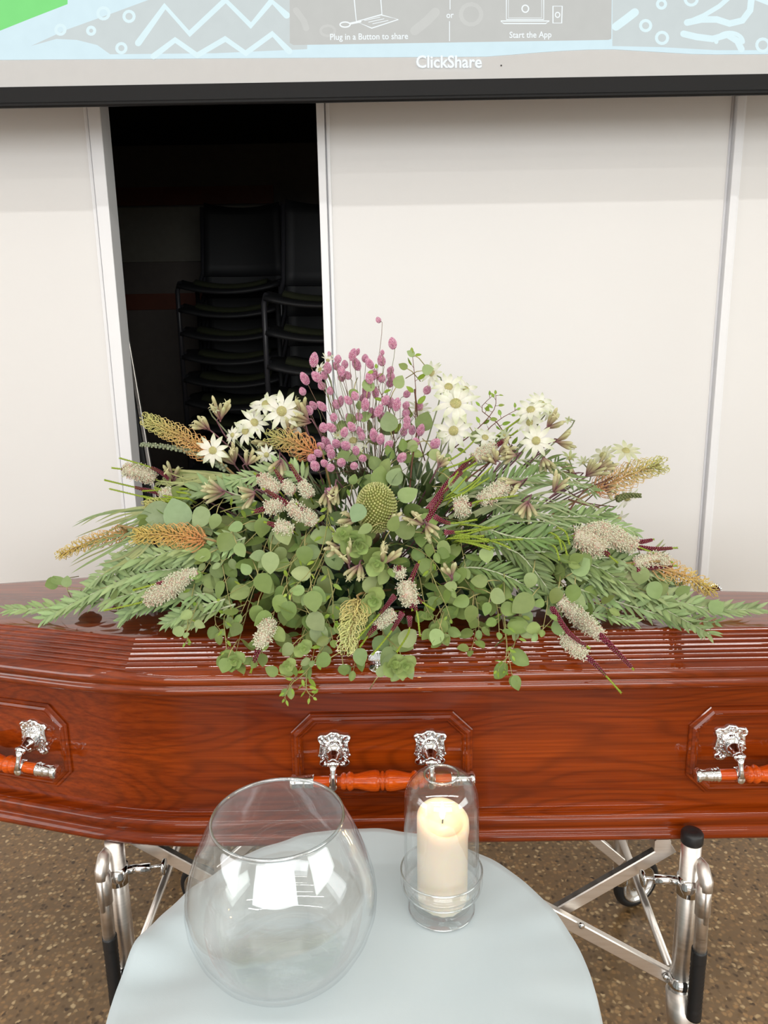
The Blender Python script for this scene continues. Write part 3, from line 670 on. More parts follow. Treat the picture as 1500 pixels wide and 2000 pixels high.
# ------------------------------------------------------------------ floral casket spray
FA = V((.0, 1.43, 1.0102))
spray = empty('floral_spray', FA); tag(spray, 'large native flower and eucalyptus casket spray lying across the coffin lid', 'flower arrangement')
rng = random.Random(21)
def jit(c, a=.1):
    k = 1 + rng.uniform(-a, a); return tuple(max(0, x*k*(1+rng.uniform(-a, a)*.4)) for x in c)
def surf(px, py, off=0.0):
    """a point of the spray seen at that place: on the mound, or on the lid, or hanging over the lid edge"""
    d = ray(px, py); o = V((0, 0, CAM_H)); c = V((0, 1.43, 1.0)); R_ = V((.66, .225, .34))
    A = sum((d[i]/R_[i])**2 for i in range(3)); B = 2*sum(d[i]*(o[i]-c[i])/R_[i]**2 for i in range(3)); C_ = sum(((o[i]-c[i])/R_[i])**2 for i in range(3))-1
    disc = B*B-4*A*C_
    t = (-B-math.sqrt(disc))/(2*A) if disc > 0 else 1.43/d.y
    p = o+d*t
    # keep it off the lid
    lid_z = 1.022
    if p.z < lid_z or p.y*0 + (d*t).z+CAM_H < lid_z:
        tt = (lid_z-CAM_H)/d.z if d.z < -1e-4 else t; q = o+d*tt
        if q.y > 1.245: p = q
        else:
            tt = 1.172/d.y; p = o+d*tt
            if p.z > .985: p = o+d*min(tt, (1.0-CAM_H)/d.z)
    if p.y > 1.60: p = o + d*(1.50/d.y)
    return p - d.normalized()*off
def to_cam(p): return (V((0, 0, CAM_H))-p).normalized()
def rv(a=1.0): return V((rng.uniform(-a, a), rng.uniform(-a, a), rng.uniform(-a, a)))
def curve(pts, n):
    """smooth polyline through control points"""
    pts = [V(p) for p in pts]; out = []
    if len(pts) == 2: pts = [pts[0], (pts[0]+pts[1])/2 + V((0, 0, (pts[1]-pts[0]).length*.04)), pts[1]]
    m = len(pts)-1
    for k in range(n+1):
        t = k/n*m; i = min(int(t), m-1); u = t-i
        p0 = pts[max(i-1, 0)]; p1 = pts[i]; p2 = pts[i+1]; p3 = pts[min(i+2, m)]
        out.append(.5*((2*p1)+(p2-p0)*u+(2*p0-5*p1+4*p2-p3)*u*u+(3*p1-p0-3*p2+p3)*u*u*u))
    return out
PROF = dict(round=[(0, .05), (.06, .42), (.2, .84), (.42, 1), (.64, .9), (.82, .62), (.94, .3), (1, .02)],
            ovate=[(0, .06), (.06, .5), (.16, .82), (.34, 1), (.52, .96), (.7, .76), (.86, .42), (.95, .18), (1, .02)],
            lance=[(0, .12), (.12, .5), (.3, .9), (.5, 1), (.7, .8), (.87, .42), (1, .03)],
            petal=[(0, .35), (.15, .6), (.4, 1), (.6, .95), (.8, .6), (.92, .32), (1, .05)],
            grass=[(0, .6), (.25, .9), (.5, 1), (.75, .8), (1, .05)])
def leaf(mb, base, dr, nrm, L, W, shape='round', col=(.2, .3, .1), curl=.15, tipcol=None, fold=.12):
    dr = dr.normalized(); side = dr.cross(nrm)
    if side.length < 1e-4: side = dr.orthogonal()
    side.normalize(); up = side.cross(dr).normalized(); rows = []; cols = []
    mid = tuple(min(1, x*1.18+.01) for x in col)
    for t, w_ in PROF[shape]:
        c = base + dr*(L*t*(1-.25*abs(curl)*t)) - up*(L*curl*t*t)
        h = W*w_/2; cc = col if tipcol is None else tuple(a+(b-a)*max(0, t*1.6-.8)/.8 for a, b in zip(col, tipcol))
        rows.append([c - side*h + up*(h*fold), c, c + side*h + up*(h*fold)]); cols.append([cc, mid if shape in ('round', 'lance') else cc, cc])
    mb.quadgrid(rows, False, cols)
def root(p, k=.8):
    """where a stem of this flower goes into the foam"""
    return V((p.x*.25 + rng.uniform(-.05, .05), 1.43 + (p.y-1.43)*.2, 1.05 + max(0, p.z-1.1)*.12))
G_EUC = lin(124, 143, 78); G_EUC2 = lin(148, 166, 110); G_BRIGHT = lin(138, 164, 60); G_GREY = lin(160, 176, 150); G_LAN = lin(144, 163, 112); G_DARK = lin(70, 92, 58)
STEM = lin(178, 168, 110); STEMR = lin(122, 78, 62)

# foam tray
MB().box((-.19, 1.37, 1.0105), (.19, 1.49, 1.018)).build('tray', M['tray'], spray, smooth=False, bevel=.003)
MB().box((-.18, 1.38, 1.018), (.18, 1.48, 1.075)).build('foam_block', M['foam'], spray, smooth=False, bevel=.006)
# the uncountable greenery packed inside, its greens darkened for shade between the leaves
mb = MB()
for k in range(1500):
    while True:
        x = rng.uniform(-1, 1); y = rng.uniform(-1, 1); z = rng.uniform(0, 1)
        if abs(x)**1.25 + z**1.5 < 1 and (x*x+y*y) < 1.2: break
    w_ = (1-abs(x))**.6*.9+.1
    p = V((x*.60, 1.43 + y*.185*w_, 1.03 + z*.27*w_))
    if p.z < 1.03: p.z = 1.03
    out = V((x*.7+rng.uniform(-.3, .3), y*.9-.2+rng.uniform(-.4, .4), z*.9+rng.uniform(-.5, .4)))
    if p.z < 1.06: out.z = abs(out.z)*.3
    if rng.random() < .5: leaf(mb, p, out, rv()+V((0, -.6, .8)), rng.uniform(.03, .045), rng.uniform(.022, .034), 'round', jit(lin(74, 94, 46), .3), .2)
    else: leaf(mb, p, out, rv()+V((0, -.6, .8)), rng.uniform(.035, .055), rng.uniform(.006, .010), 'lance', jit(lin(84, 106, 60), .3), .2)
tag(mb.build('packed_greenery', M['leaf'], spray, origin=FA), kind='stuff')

# --- round-leaved eucalyptus sprigs: each (control points in the picture, number of leaves, leaf size px, kind)
def sprig(pts, n, size, col=G_EUC, start=-.05, end=.01, stemcol=STEM, shape='round', pair=False, name='eucalyptus_sprig', aspect=.86, tipsmall=.55, y=None):
    m = len(pts); W_ = []
    for i, (a, b) in enumerate(pts):
        q = i/(m-1); p = surf(a, b, start+(end-start)*q)
        if y: p = atY(a, b, y) if not isinstance(y, (list, tuple)) else atY(a, b, y[0]+(y[1]-y[0])*q)
        W_.append(p)
    c = curve(W_, max(6, n)); st = MB(); L_ = len(c)
    st.tube(c, [.0013-.0008*i/(L_-1) for i in range(L_)], 5, stemcol); o = st.build(name, M['leaf'], spray, origin=W_[0])
    lf = MB(); sgn = 1; base_sz = size/1000.0*1.26
    for k in range(n):
        q = (k+.6)/n; idx = q*(L_-1); i = min(int(idx), L_-2); p = c[i].lerp(c[i+1], idx-i); t = (c[i+1]-c[i]).normalized()
        tc = to_cam(p); sd = t.cross(tc).normalized()
        for s_ in ((1, -1) if pair else (sgn,)):
            sz = base_sz*(1-(1-tipsmall)*q)*rng.uniform(.82, 1.15)
            dr = (sd*s_*rng.uniform(.55, 1) + t*rng.uniform(.25, .8) + rv(.35) + V((0, 0, -.12)))
            nr = tc*rng.uniform(.4, 1) + V((0, 0, .35)) + rv(.75)
            pet = p + dr.normalized()*.006
            st2 = jit(col, .16)
            lf.tube([p, pet], .0006, 4, stemcol); leaf(lf, pet, dr, nr, sz, sz*aspect*rng.uniform(.74, 1.0), ('ovate' if shape == 'round' and rng.random() < .6 else shape), st2, rng.uniform(-.1, .3), fold=rng.uniform(.02, .2))
        sgn = -sgn
    # tip leaf
    p = c[-1]; leaf(lf, p, (c[-1]-c[-2]), to_cam(p)+rv(.4), base_sz*tipsmall*.8, base_sz*tipsmall*.5, shape, jit(G_BRIGHT if col is G_EUC else col), .1)
    lf.build('leaves', M['leaf'], o, origin=W_[0])
    return o
S = sprig
EUC = [
 [(560, 1010), (520, 1060), (500, 1130), (470, 1200)], [(520, 1000), (450, 1020), (420, 1080), (395, 1120)], [(470, 1000), (430, 1060), (440, 1130), (455, 1210)],
 [(600, 1050), (560, 1110), (540, 1180), (520, 1250)], [(540, 1080), (500, 1140), (470, 1240), (455, 1300)], [(640, 1080), (610, 1150), (600, 1220), (560, 1300)],
 [(590, 1120), (570, 1180), (530, 1240), (500, 1290)], [(450, 1090), (400, 1130), (385, 1180), (365, 1235)], [(480, 1090), (430, 1150), (420, 1210), (430, 1230)],
 [(660, 1130), (640, 1190), (620, 1240), (610, 1290)], [(620, 1020), (590, 1060), (560, 1130), (570, 1180)], [(560, 960), (520, 1020), (470, 1070), (430, 1100)],
 [(640, 980), (600, 1000), (560, 1040), (520, 1090)], [(690, 1000), (650, 1050), (620, 1110), (600, 1160)], [(760, 1000), (800, 1010), (830, 1030), (850, 1080)],
 [(760, 1060), (810, 1070), (850, 1100), (880, 1150)], [(800, 1080), (820, 1130), (830, 1180), (860, 1235)], [(840, 1110), (850, 1160), (865, 1210), (872, 1245)],
 [(880, 1090), (900, 1120), (930, 1170), (935, 1230)], [(930, 1080), (950, 1130), (970, 1180), (975, 1235)], [(970, 1090), (1000, 1130), (1020, 1180), (1010, 1230)],
 [(940, 1120), (925, 1180), (930, 1230), (920, 1270)], [(960, 1140), (980, 1200), (990, 1260), (1000, 1320)], [(1010, 1080), (1050, 1110), (1070, 1160), (1060, 1230)],
 [(1040, 1100), (1090, 1130), (1100, 1180), (1050, 1240)], [(700, 1090), (720, 1120), (740, 1150), (730, 1200)], [(680, 1150), (690, 1200), (700, 1250), (690, 1310)],
 [(740, 1200), (750, 1240), (780, 1270), (785, 1305)], [(600, 1200), (590, 1240), (600, 1280), (560, 1345)], [(1000, 1040), (1040, 1080), (1080, 1090), (1110, 1100)],
 [(860, 1010), (900, 1020), (900, 1060), (910, 1110)], [(650, 1060), (700, 1060), (740, 1080), (760, 1110)], [(420, 960), (380, 990), (330, 1005), (290, 1010)],
 [(500, 1020), (470, 1040), (440, 1050), (400, 1100)], [(580, 1160), (620, 1190), (640, 1210), (650, 1250)], [(520, 1150), (560, 1180), (610, 1200), (630, 1230)],
 [(900, 1150), (870, 1180), (850, 1210), (850, 1240)], [(1080, 1120), (1110, 1150), (1150, 1170), (1190, 1190)], [(1150, 1130), (1200, 1140), (1250, 1150), (1290, 1170)],
 [(1220, 1130), (1270, 1150), (1310, 1165), (1350, 1180)], [(330, 1130), (270, 1130), (200, 1150), (110, 1145)], [(760, 960), (740, 930), (770, 900), (800, 880)],
 [(700, 900), (720, 860), (750, 830), (790, 815)], [(840, 950), (880, 950), (900, 940), (880, 900)], [(660, 900), (650, 870), (690, 840), (700, 800)],
]
for i, c_ in enumerate(EUC):
    big = i in (12, 13, 32, 37, 38, 29, 3)
    S(c_, rng.choice([7, 8, 9]), 40 if big else rng.uniform(30, 40), jit(G_EUC if rng.random() < .7 else G_EUC2, .06), start=-.03, end=.012+rng.uniform(0, .02))
# tall thin ones standing above the mound
for c_, n_, sz in [([(830, 900), (812, 830), (812, 760), (805, 690)], 9, 20), ([(770, 860), (760, 800), (740, 760), (735, 720)], 8, 17), ([(880, 880), (930, 840), (965, 800), (968, 770)], 9, 15),
                   ([(1000, 880), (975, 830), (940, 800), (960, 775)], 8, 14), ([(640, 960), (600, 930), (580, 880), (560, 850)], 7, 16), ([(930, 900), (945, 850), (975, 820), (1010, 800)], 8, 13)]:
    S(c_, n_, sz, jit(G_BRIGHT), stemcol=STEMR, y=(1.42, 1.40), aspect=.6)
# fine trailing twigs with tiny leaves
for c_ in [[(600, 1060), (570, 1100), (520, 1120), (430, 1170)], [(640, 990), (635, 1050), (610, 1110), (560, 1160)], [(480, 1180), (440, 1200), (440, 1240), (445, 1290)], [(640, 1110), (650, 1160), (650, 1210), (655, 1215)],
           [(640, 1250), (600, 1310), (570, 1335), (555, 1365)], [(600, 1310), (598, 1330), (600, 1350), (612, 1362)], [(985, 1120), (985, 1200), (990, 1260), (985, 1310)], [(1020, 1160), (1010, 1230), (1000, 1270), (970, 1310)],
           [(380, 1140), (370, 1190), (365, 1240), (368, 1255)], [(860, 1080), (840, 1110), (870, 1180), (880, 1210)], [(430, 1000), (470, 990), (520, 1000), (560, 990)], [(700, 940), (660, 960), (640, 1000), (650, 1040)]]:
    S(c_, 8, 14, jit(G_BRIGHT), start=.01, end=.03, aspect=.5, name='trailing_twig', stemcol=lin(160, 158, 96))
# large single leaves that stand out
def bigleaf(cx, cy, r, ang, col=None, asp=None, off=.03, tilt=.5, y=None):
    asp = asp or rng.uniform(.76, .92); col = col or (G_EUC2 if rng.random() < .5 else G_EUC); r *= 1.06
    p = atY(cx, cy, y) if y else surf(cx, cy, off); tc = to_cam(p); a = math.radians(ang)
    dr = cr*math.cos(a) + cu*math.sin(a); L = 2*r/1000*1.0*((p-V((0, 0, CAM_H))).length/1.5)*1.05
    mb = MB(); b0 = p - dr*L/2
    mb.tube([b0 - dr*.03 + V((0, .03, -.01)), b0 - dr*.01 + V((0, .006, 0)), b0], .0009, 5, STEM)
    leaf(mb, b0, dr, tc + rv(tilt) + V((0, 0, .2)), L, L*asp, 'ovate', jit(col, .14), rng.uniform(-.1, .28), fold=rng.uniform(.02, .2))
    mb.build('eucalyptus_leaf', M['leaf'], spray, origin=p)
for a in [(698, 1003, 19, 240, lin(140, 160, 120), None, .065), (770, 1022, 16, 60, None, None, .07), (712, 1034, 15, 200, None, None, .07), (305, 1005, 31, 180, lin(150, 168, 128)), (345, 1000, 30, 110, lin(146, 164, 122)), (390, 1012, 22, 220, lin(140, 160, 112)), (760, 823, 19, 100), (829, 822, 19, 70), (743, 930, 21, 80), (772, 930, 18, 60), (797, 963, 21, 40), (896, 950, 22, 320), (672, 890, 13, 20),
          (690, 935, 11, 80), (803, 870, 12, 200), (930, 855, 13, 300), (850, 890, 13, 300), (720, 750, 14, 80), (690, 770, 10, 260), (780, 745, 13, 60), (802, 690, 8, 150), (836, 722, 11, 10), (787, 715, 9, 150),
          (555, 1045, 20, 290), (513, 1032, 20, 270), (528, 1100, 21, 270), (515, 1140, 20, 300), (545, 1180, 18, 250), (612, 1175, 20, 280), (618, 1215, 20, 310), (625, 1240, 21, 300), (563, 1195, 20, 260), (595, 1085, 18, 270),
          (840, 1015, 21, 20), (788, 1035, 22, 170), (950, 1085, 15, 280), (935, 1135, 16, 180), (900, 1175, 16, 200), (975, 1165, 17, 340), (920, 1200, 17, 260), (1035, 1135, 16, 250), (1020, 1180, 24, 220), (868, 1070, 15, 320),
          (730, 1085, 21, 40), (725, 1140, 19, 60), (705, 1285, 18, 290), (672, 1310, 12, 280), (735, 1150, 14, 230), (745, 1310, 12, 60), (1145, 1095, 15, 300), (1085, 1165, 16, 250), (1120, 1160, 17, 260), (1250, 1125, 18, 260),
          (1280, 1155, 18, 300), (1310, 1185, 16, 280), (1135, 1105, 20, 40), (100, 1140, 12, 200), (130, 1135, 10, 90), (1400, 1185, 14, 30), (880, 1145, 12, 170), (950, 1190, 13, 250), (852, 1245, 16, 250), (870, 1250, 12, 290),
          (420, 1020, 16, 260), (460, 1030, 14, 200), (440, 1060, 19, 240), (395, 1085, 16, 200), (470, 1075, 14, 300), (480, 1110, 13, 120), (500, 1200, 17, 260), (460, 1230, 14, 240), (440, 1300, 14, 250), (560, 1270, 15, 220), (530, 1310, 13, 150), (630, 1290, 16, 200)]:
    bigleaf(*a)
# small cupped grey-green rosettes
def rosette(cx, cy, r, off=.035):
    p = surf(cx, cy, off); tc = (to_cam(p)+rv(.3)).normalized(); mb = MB(); a0 = tc.orthogonal().normalized(); b0 = tc.cross(a0)
    mb.tube([p - tc*.05, p], .0012, 5, STEM)
    for ring in range(4):
        for k in range(2 if ring else 2):
            an = ring*1.57 + k*PI + rng.uniform(-.3, .3); dr = a0*math.cos(an)+b0*math.sin(an) + tc*(.2+.3*ring)
            leaf(mb, p + tc*(.004*ring), dr, tc, r/1000*(1.2-.24*ring), r/1000*(1.15-.24*ring), 'round', jit(lin(156, 174, 108)), -.35, fold=.3)
    mb.build('eucalyptus_rosette', M['leaf'], spray, origin=p)
for a in [(690, 1055, 26), (670, 1045, 20), (735, 1100, 24), (730, 1170, 26), (765, 1300, 24), (790, 1300, 22), (855, 1230, 22), (460, 1290, 20), (700, 1065, 24), (590, 1265, 18), (440, 1285, 18), (560, 1300, 16)]: rosette(*a)

# --- long sprays of blade leaves
def blade_spray(pts, n, size, col=G_LAN, wid=.25, offs=(0, .012), name='blade_leaf_spray', sp=.9):
    m = len(pts); W_ = [surf(a, b, offs[0]+(offs[1]-offs[0])*i/(m-1)) for i, (a, b) in enumerate(pts)]
    for p in W_: p.z = max(p.z, 1.026) if p.y > 1.24 else p.z
    c = curve(W_, 24); st = MB(); st.tube(c, [.0022-.0013*i/24 for i in range(25)], 6, lin(206, 212, 178)); o = st.build(name, M['leaf'], spray, origin=W_[0])
    lf = MB(); ga = 0
    for k in range(n):
        q = (k+.5)/n; idx = q*24; i = min(int(idx), 23); p = c[i].lerp(c[i+1], idx-i); t = (c[i+1]-c[i]).normalized(); tc = to_cam(p)
        nrm = (V((0, 0, 1))*.55 + tc).normalized(); s1 = t.cross(nrm).normalized(); up = s1.cross(t).normalized()
        m_ = k % 6; rad = s1*(1 if k % 2 else -1) + up*((.15, .15, .55, .55, 1.1, 1.1)[m_]) + rv(.12)
        sz = size/1000*(1-.45*max(0, q-.55)*2)*rng.uniform(.85, 1.12)
        dr = rad*sp*(1-.5*q) + t*(.75+.35*q)
        leaf(lf, p, dr, up + rv(.25), sz, sz*wid*rng.uniform(.85, 1.15), 'lance', jit(col, .12), rng.uniform(.05, .3), fold=.15)
    lf.build('leaves', M['leaf'], o, origin=W_[0]); return o
for pts, n, sz in [
 ([(330, 1135), (240, 1165), (120, 1185), (18, 1192)], 74, 40), ([(390, 1110), (280, 1120), (170, 1165), (90, 1208)], 90, 42), ([(400, 1160), (330, 1170), (270, 1185), (240, 1208)], 54, 36),
 ([(440, 1170), (380, 1190), (350, 1205), (325, 1218)], 44, 32), ([(400, 1080), (310, 1085), (240, 1100), (175, 1140)], 60, 44), ([(460, 1180), (400, 1200), (385, 1210), (360, 1222)], 34, 28),
 ([(1090, 1110), (1170, 1120), (1280, 1180), (1385, 1238)], 92, 44), ([(1150, 1140), (1270, 1160), (1380, 1190), (1478, 1190)], 88, 40), ([(1130, 1150), (1220, 1180), (1320, 1210), (1400, 1215)], 70, 38),
 ([(1020, 1080), (1080, 1080), (1170, 1110), (1230, 1150)], 54, 44), ([(960, 1010), (1030, 1000), (1110, 1010), (1190, 1000)], 54, 40), ([(940, 1030), (1010, 1050), (1070, 1050), (1150, 1040)], 56, 42),
 ([(930, 960), (990, 940), (1040, 930), (1090, 900)], 44, 38), ([(960, 1060), (1010, 1080), (1040, 1110), (1070, 1150)], 44, 36), ([(1080, 1020), (1130, 1010), (1190, 1020), (1240, 1040)], 44, 34),
 ([(500, 980), (440, 960), (390, 960), (340, 990)], 44, 40), ([(900, 1110), (940, 1110), (1000, 1130), (1050, 1160)], 44, 34), ([(480, 1050), (420, 1070), (360, 1070), (290, 1090)], 44, 40), ([(1100, 1090), (1190, 1090), (1250, 1110), (1300, 1130)], 44, 36),
 ([(1000, 900), (1060, 900), (1110, 930), (1160, 960)], 36, 34), ([(600, 940), (560, 920), (500, 930), (450, 940)], 40, 36), ([(900, 930), (940, 900), (960, 870), (990, 850)], 30, 30), ([(1060, 1150), (1120, 1190), (1180, 1200), (1240, 1215)], 50, 32)]:
    xm = sum(p_[0] for p_ in pts)/4; ym = sum(p_[1] for p_ in pts)/4; inner = 880 < xm < 1160 and ym < 1135
    blade_spray(pts, int(n*(.85 if inner else .82)), sz*(1.1 if inner else 1.05), jit(lin(112, 134, 78) if inner else G_LAN, .12), wid=.17 if inner else .235)
# grassy arching leaves at the left
def grass(pts, wd, col):
    W_ = [surf(a, b, .0+.01*i) for i, (a, b) in enumerate(pts)]; c = curve(W_, 14); mb = MB(); rows = []
    for i, p in enumerate(c):
        t = (c[min(i+1, 14)]-c[max(i-1, 0)]).normalized(); sd = t.cross(to_cam(p)).normalized(); h = wd/2000*(1-(i/14)**3)
        rows.append([p-sd*h+V((0, 0, h*.4)), p, p+sd*h+V((0, 0, h*.4))])
    mb.quadgrid(rows, False, [jit(col)]*15); mb.build('arching_leaf', M['leaf'], spray, origin=W_[0])
for k in range(34):
    ty = rng.uniform(1005, 1110); tx = rng.uniform(128, 250) - (ty-1050)*.0
    grass([(400+rng.uniform(-20, 20), 1040+rng.uniform(-10, 30)), (320, 1015+(ty-1050)*.4+rng.uniform(-10, 8)), (tx+60, ty-16), (tx, ty+rng.uniform(0, 22))], rng.uniform(4, 7), lin(158, 164, 112) if k % 2 else G_LAN)
for k in range(16):
    grass([(380, 950), (420+rng.uniform(-60, 60), 930), (350+rng.uniform(-40, 20), 935+rng.uniform(-20, 20)), (320+rng.uniform(-20, 60), 950+rng.uniform(-15, 25))], 5, lin(172, 178, 120))
for k in range(26):
    x_ = rng.uniform(900, 1130); y_ = rng.uniform(940, 1040); grass([(x_-90, y_+30), (x_-30, y_), (x_+20, y_-6), (x_+75, y_+rng.uniform(-5, 25))], rng.uniform(4, 7), lin(150, 158, 112) if k % 2 else G_LAN)
for k in range(7):
    grass([(1180, 1170-k*6), (1240, 1145-k*7), (1280, 1120-k*8), (1315-k*3, 1096-k*6+rng.uniform(-8, 8))], 7, lin(150, 154, 110))

# --- grevillea spikes
def grevillea(b, t, r, cb, ct, n=130, off=(.02, .035), y=None, L=1.0, curl=1.0, bend=0):
    P0 = surf(b[0], b[1], off[0]) if not y else atY(b[0], b[1], y[0]); P1 = surf(t[0], t[1], off[1]) if not y else atY(t[0], t[1], y[1])
    mid = (P0+P1)/2 + V((0, 0, .006+bend)); c = curve([P0, mid, P1], 16); rt = root(P0)
    st = MB(); st.tube(curve([rt, P0 + (P0-P1)*.15, P0], 6) + c[1:], .0022, 6, lin(170, 140, 92)); o = st.build('grevillea_flower', M['leaf'], spray, origin=P0)
    mb = MB(); sc = r/1000
    for k in range(n):
        q = k/n; idx = q*16; i = min(int(idx), 15); p = c[i].lerp(c[i+1], idx-i); tt = (c[i+1]-c[i]).normalized()
        a = tt.orthogonal().normalized(); bb = tt.cross(a); an = k*2.39996; rad = a*math.cos(an)+bb*math.sin(an)
        h = sc*(1-.45*q**1.5)*rng.uniform(.85, 1.1)*L
        col = jit(tuple(x+(y2-x)*min(1, q*1.25) for x, y2 in zip(cb, ct)), .1); light = tuple(min(1, x*1.12) for x in col)
        side = tt.cross(rad); w1 = rng.uniform(-.25, .25)
        pts = [p, p+rad*h*.4+tt*h*.12, p+rad*h*.82+tt*h*.42+side*h*w1*.4, p+rad*h*1.0+tt*h*.78*curl+side*h*w1, p+rad*h*.78+tt*h*1.02*curl+side*h*w1*1.3, p+rad*h*.55+tt*h*.92+side*h*w1*1.3]
        mb.tube(pts, [.0011, .0010, .0007, .0006, .0006, .0010], 4, [col, col, light, light, light, ct], caps=False)
        mb.ball(p+rad*h*.35+tt*h*.05, .0019, 5, 3, col, ax=rad)
    mb.build('curled_petals', M['fuzz'], o, origin=P0); return o
OR = lin(250, 190, 132); YG = lin(226, 222, 156); PE = lin(255, 208, 156); YE = lin(242, 220, 140)
grevillea((412, 892), (288, 822), 24, OR, YG, 150, y=(1.36, 1.37))
grevillea((618, 886), (532, 856), 27, lin(242, 172, 120), YG, 110)
grevillea((402, 1056), (268, 1046), 25, OR, YE, 150)
grevillea((250, 1040), (118, 1084), 19, lin(222, 176, 124), YE, 120)
grevillea((1160, 962), (1288, 908), 30, lin(255, 202, 158), YG, 150, y=(1.40, 1.42))
grevillea((1270, 1105), (1388, 1152), 22, PE, YE, 120, off=(.02, .02), L=1.15)
grevillea((702, 1172), (678, 1262), 25, lin(232, 216, 150), lin(236, 236, 178), 130, off=(.035, .045))
grevillea((330, 990), (285, 985), 12, YG, YG, 50)
# --- knobbly grey bud spikes
def budspike(pts, r, col, n=90, y=None):
    W_ = [surf(a, b, .02) if not y else atY(a, b, y) for a, b in pts]; c = curve(W_, 20); st = MB(); st.tube(c, .0014, 5, col); mb = MB()
    for k in range(n):
        q = k/n; idx = q*20; i = min(int(idx), 19); p = c[i].lerp(c[i+1], idx-i); tt = (c[i+1]-c[i]).normalized(); a = tt.orthogonal().normalized(); bb = tt.cross(a); an = k*2.4
        mb.ball(p+(a*math.cos(an)+bb*math.sin(an))*r/1000*.6*(1-.4*q), r/1000*.42*(1-.4*q), 6, 4, jit(col))
    o = st.build('bud_spike', M['leaf'], spray, origin=W_[0]); mb.build('buds', M['fuzz'], o, origin=W_[0])
budspike([(440, 915), (380, 885), (320, 872), (274, 868)], 8, lin(176, 184, 156), y=1.36)
budspike([(1205, 975), (1225, 968), (1252, 968)], 8, lin(150, 158, 110), 60, y=1.40)
budspike([(355, 990), (330, 978), (300, 982)], 6, lin(190, 196, 156), 50)

# --- feathery bottlebrush-like spikes: cream fluff, maroon buds, green growing tip
def brush(pts, f0, f1, b1, r, off=(.025, .04), y=None, b0=None):
    m = len(pts); W_ = [(surf(a, b, off[0]+(off[1]-off[0])*i/(m-1)) if not y else atY(a, b, y)) for i, (a, b) in enumerate(pts)]
    c = curve(W_, 24); GR = lin(166, 188, 54); st = MB(); rt = W_[0] + (W_[0]-W_[1])*.25 + V((0, .02, -.012))
    st.tube([rt]+c, .0014, 5, lin(150, 168, 62)); ln = sum((c[i+1]-c[i]).length for i in range(24))
    o = st.build('bottlebrush_flower', M['leaf'], spray, origin=W_[0])
    def at(q):
        idx = min(q, .999)*24; i = int(idx); p = c[i].lerp(c[i+1], idx-i); tt = (c[i+1]-c[i]).normalized(); a = tt.orthogonal().normalized(); return p, tt, a, tt.cross(a)
    if f1 > f0:
        mb = MB(); nf = int(520*(f1-f0)*ln/.06); nf = max(420, min(int(nf*1.7), 1300)); bounce_core = [at(f0+(f1-f0)*i_/8)[0] for i_ in range(9)]; mb.tube(bounce_core, [r/1000*.62*math.sin(PI*(.12+.76*i_/8))**.5 for i_ in range(9)], 10, lin(255, 243, 226))  # pale core added inside the fluff to bounce light outwards
        for k in range(nf):
            q = f0+(f1-f0)*(k+rng.random())/nf; p, tt, a, bb = at(q); an = k*2.39996+rng.uniform(-.2, .2); rad = a*math.cos(an)+bb*math.sin(an); e = math.sin(PI*(.12+.76*(q-f0)/(f1-f0)))**.4
            h = r/1000*e*rng.uniform(.7, 1.1); col = jit(lin(255, 247, 228) if rng.random() < .85 else lin(250, 214, 200), .02)
            q1 = p+rad*h*.35; q2 = p+rad*h*.9+tt*h*rng.uniform(-.15, .5)+rv(h*.22)
            mb.tube([q1, q2], [.0006, .0004], 3, col, caps=False)
            mb.ball(q2, .0013, 4, 2, tuple(min(1, x*1.08) for x in col))
            if k % 5 == 0: mb.ball(p+rad*h*.3, .0024, 5, 3, jit(lin(226, 184, 172)))
        mb.build('fluff', M['fuzz'], o, origin=W_[0])
    bb0 = f1-.04 if b0 is None else b0
    if b1 > bb0:
        mb = MB(); nb = max(24, int((b1-bb0)*ln/.00042))
        for k in range(nb):
            q = bb0+(b1-bb0)*k/nb; p, tt, a, bb = at(q); an = k*2.39996; rad = a*math.cos(an)+bb*math.sin(an); rr_ = .0058*(1-.45*k/nb)*(r/16)**.3
            mb.ball(p+rad*rr_*.7, rr_*.36, 5, 4, jit(lin(150, 56, 78), .15)); mb.ball(p+rad*rr_*1.02, rr_*.13, 4, 3, lin(235, 200, 200))
        mb.build('buds', M['fuzz'], o, origin=W_[0])
    if b1 < .98:
        mb = MB(); nn = int((1-b1)*ln/.0007)+6
        for k in range(nn):
            q = b1+(1-b1)*k/nn; p, tt, a, bb = at(q); an = k*2.4; rad = a*math.cos(an)+bb*math.sin(an); L = .0036
            mb.tube([p, p+rad*L*.55+tt*L], [.0010, .0003], 3, jit(GR, .12), caps=False)
        p, tt, a, bb = at(.999)
        mb.build('growing_tip', M['leaf'], o, origin=W_[0])
    return o
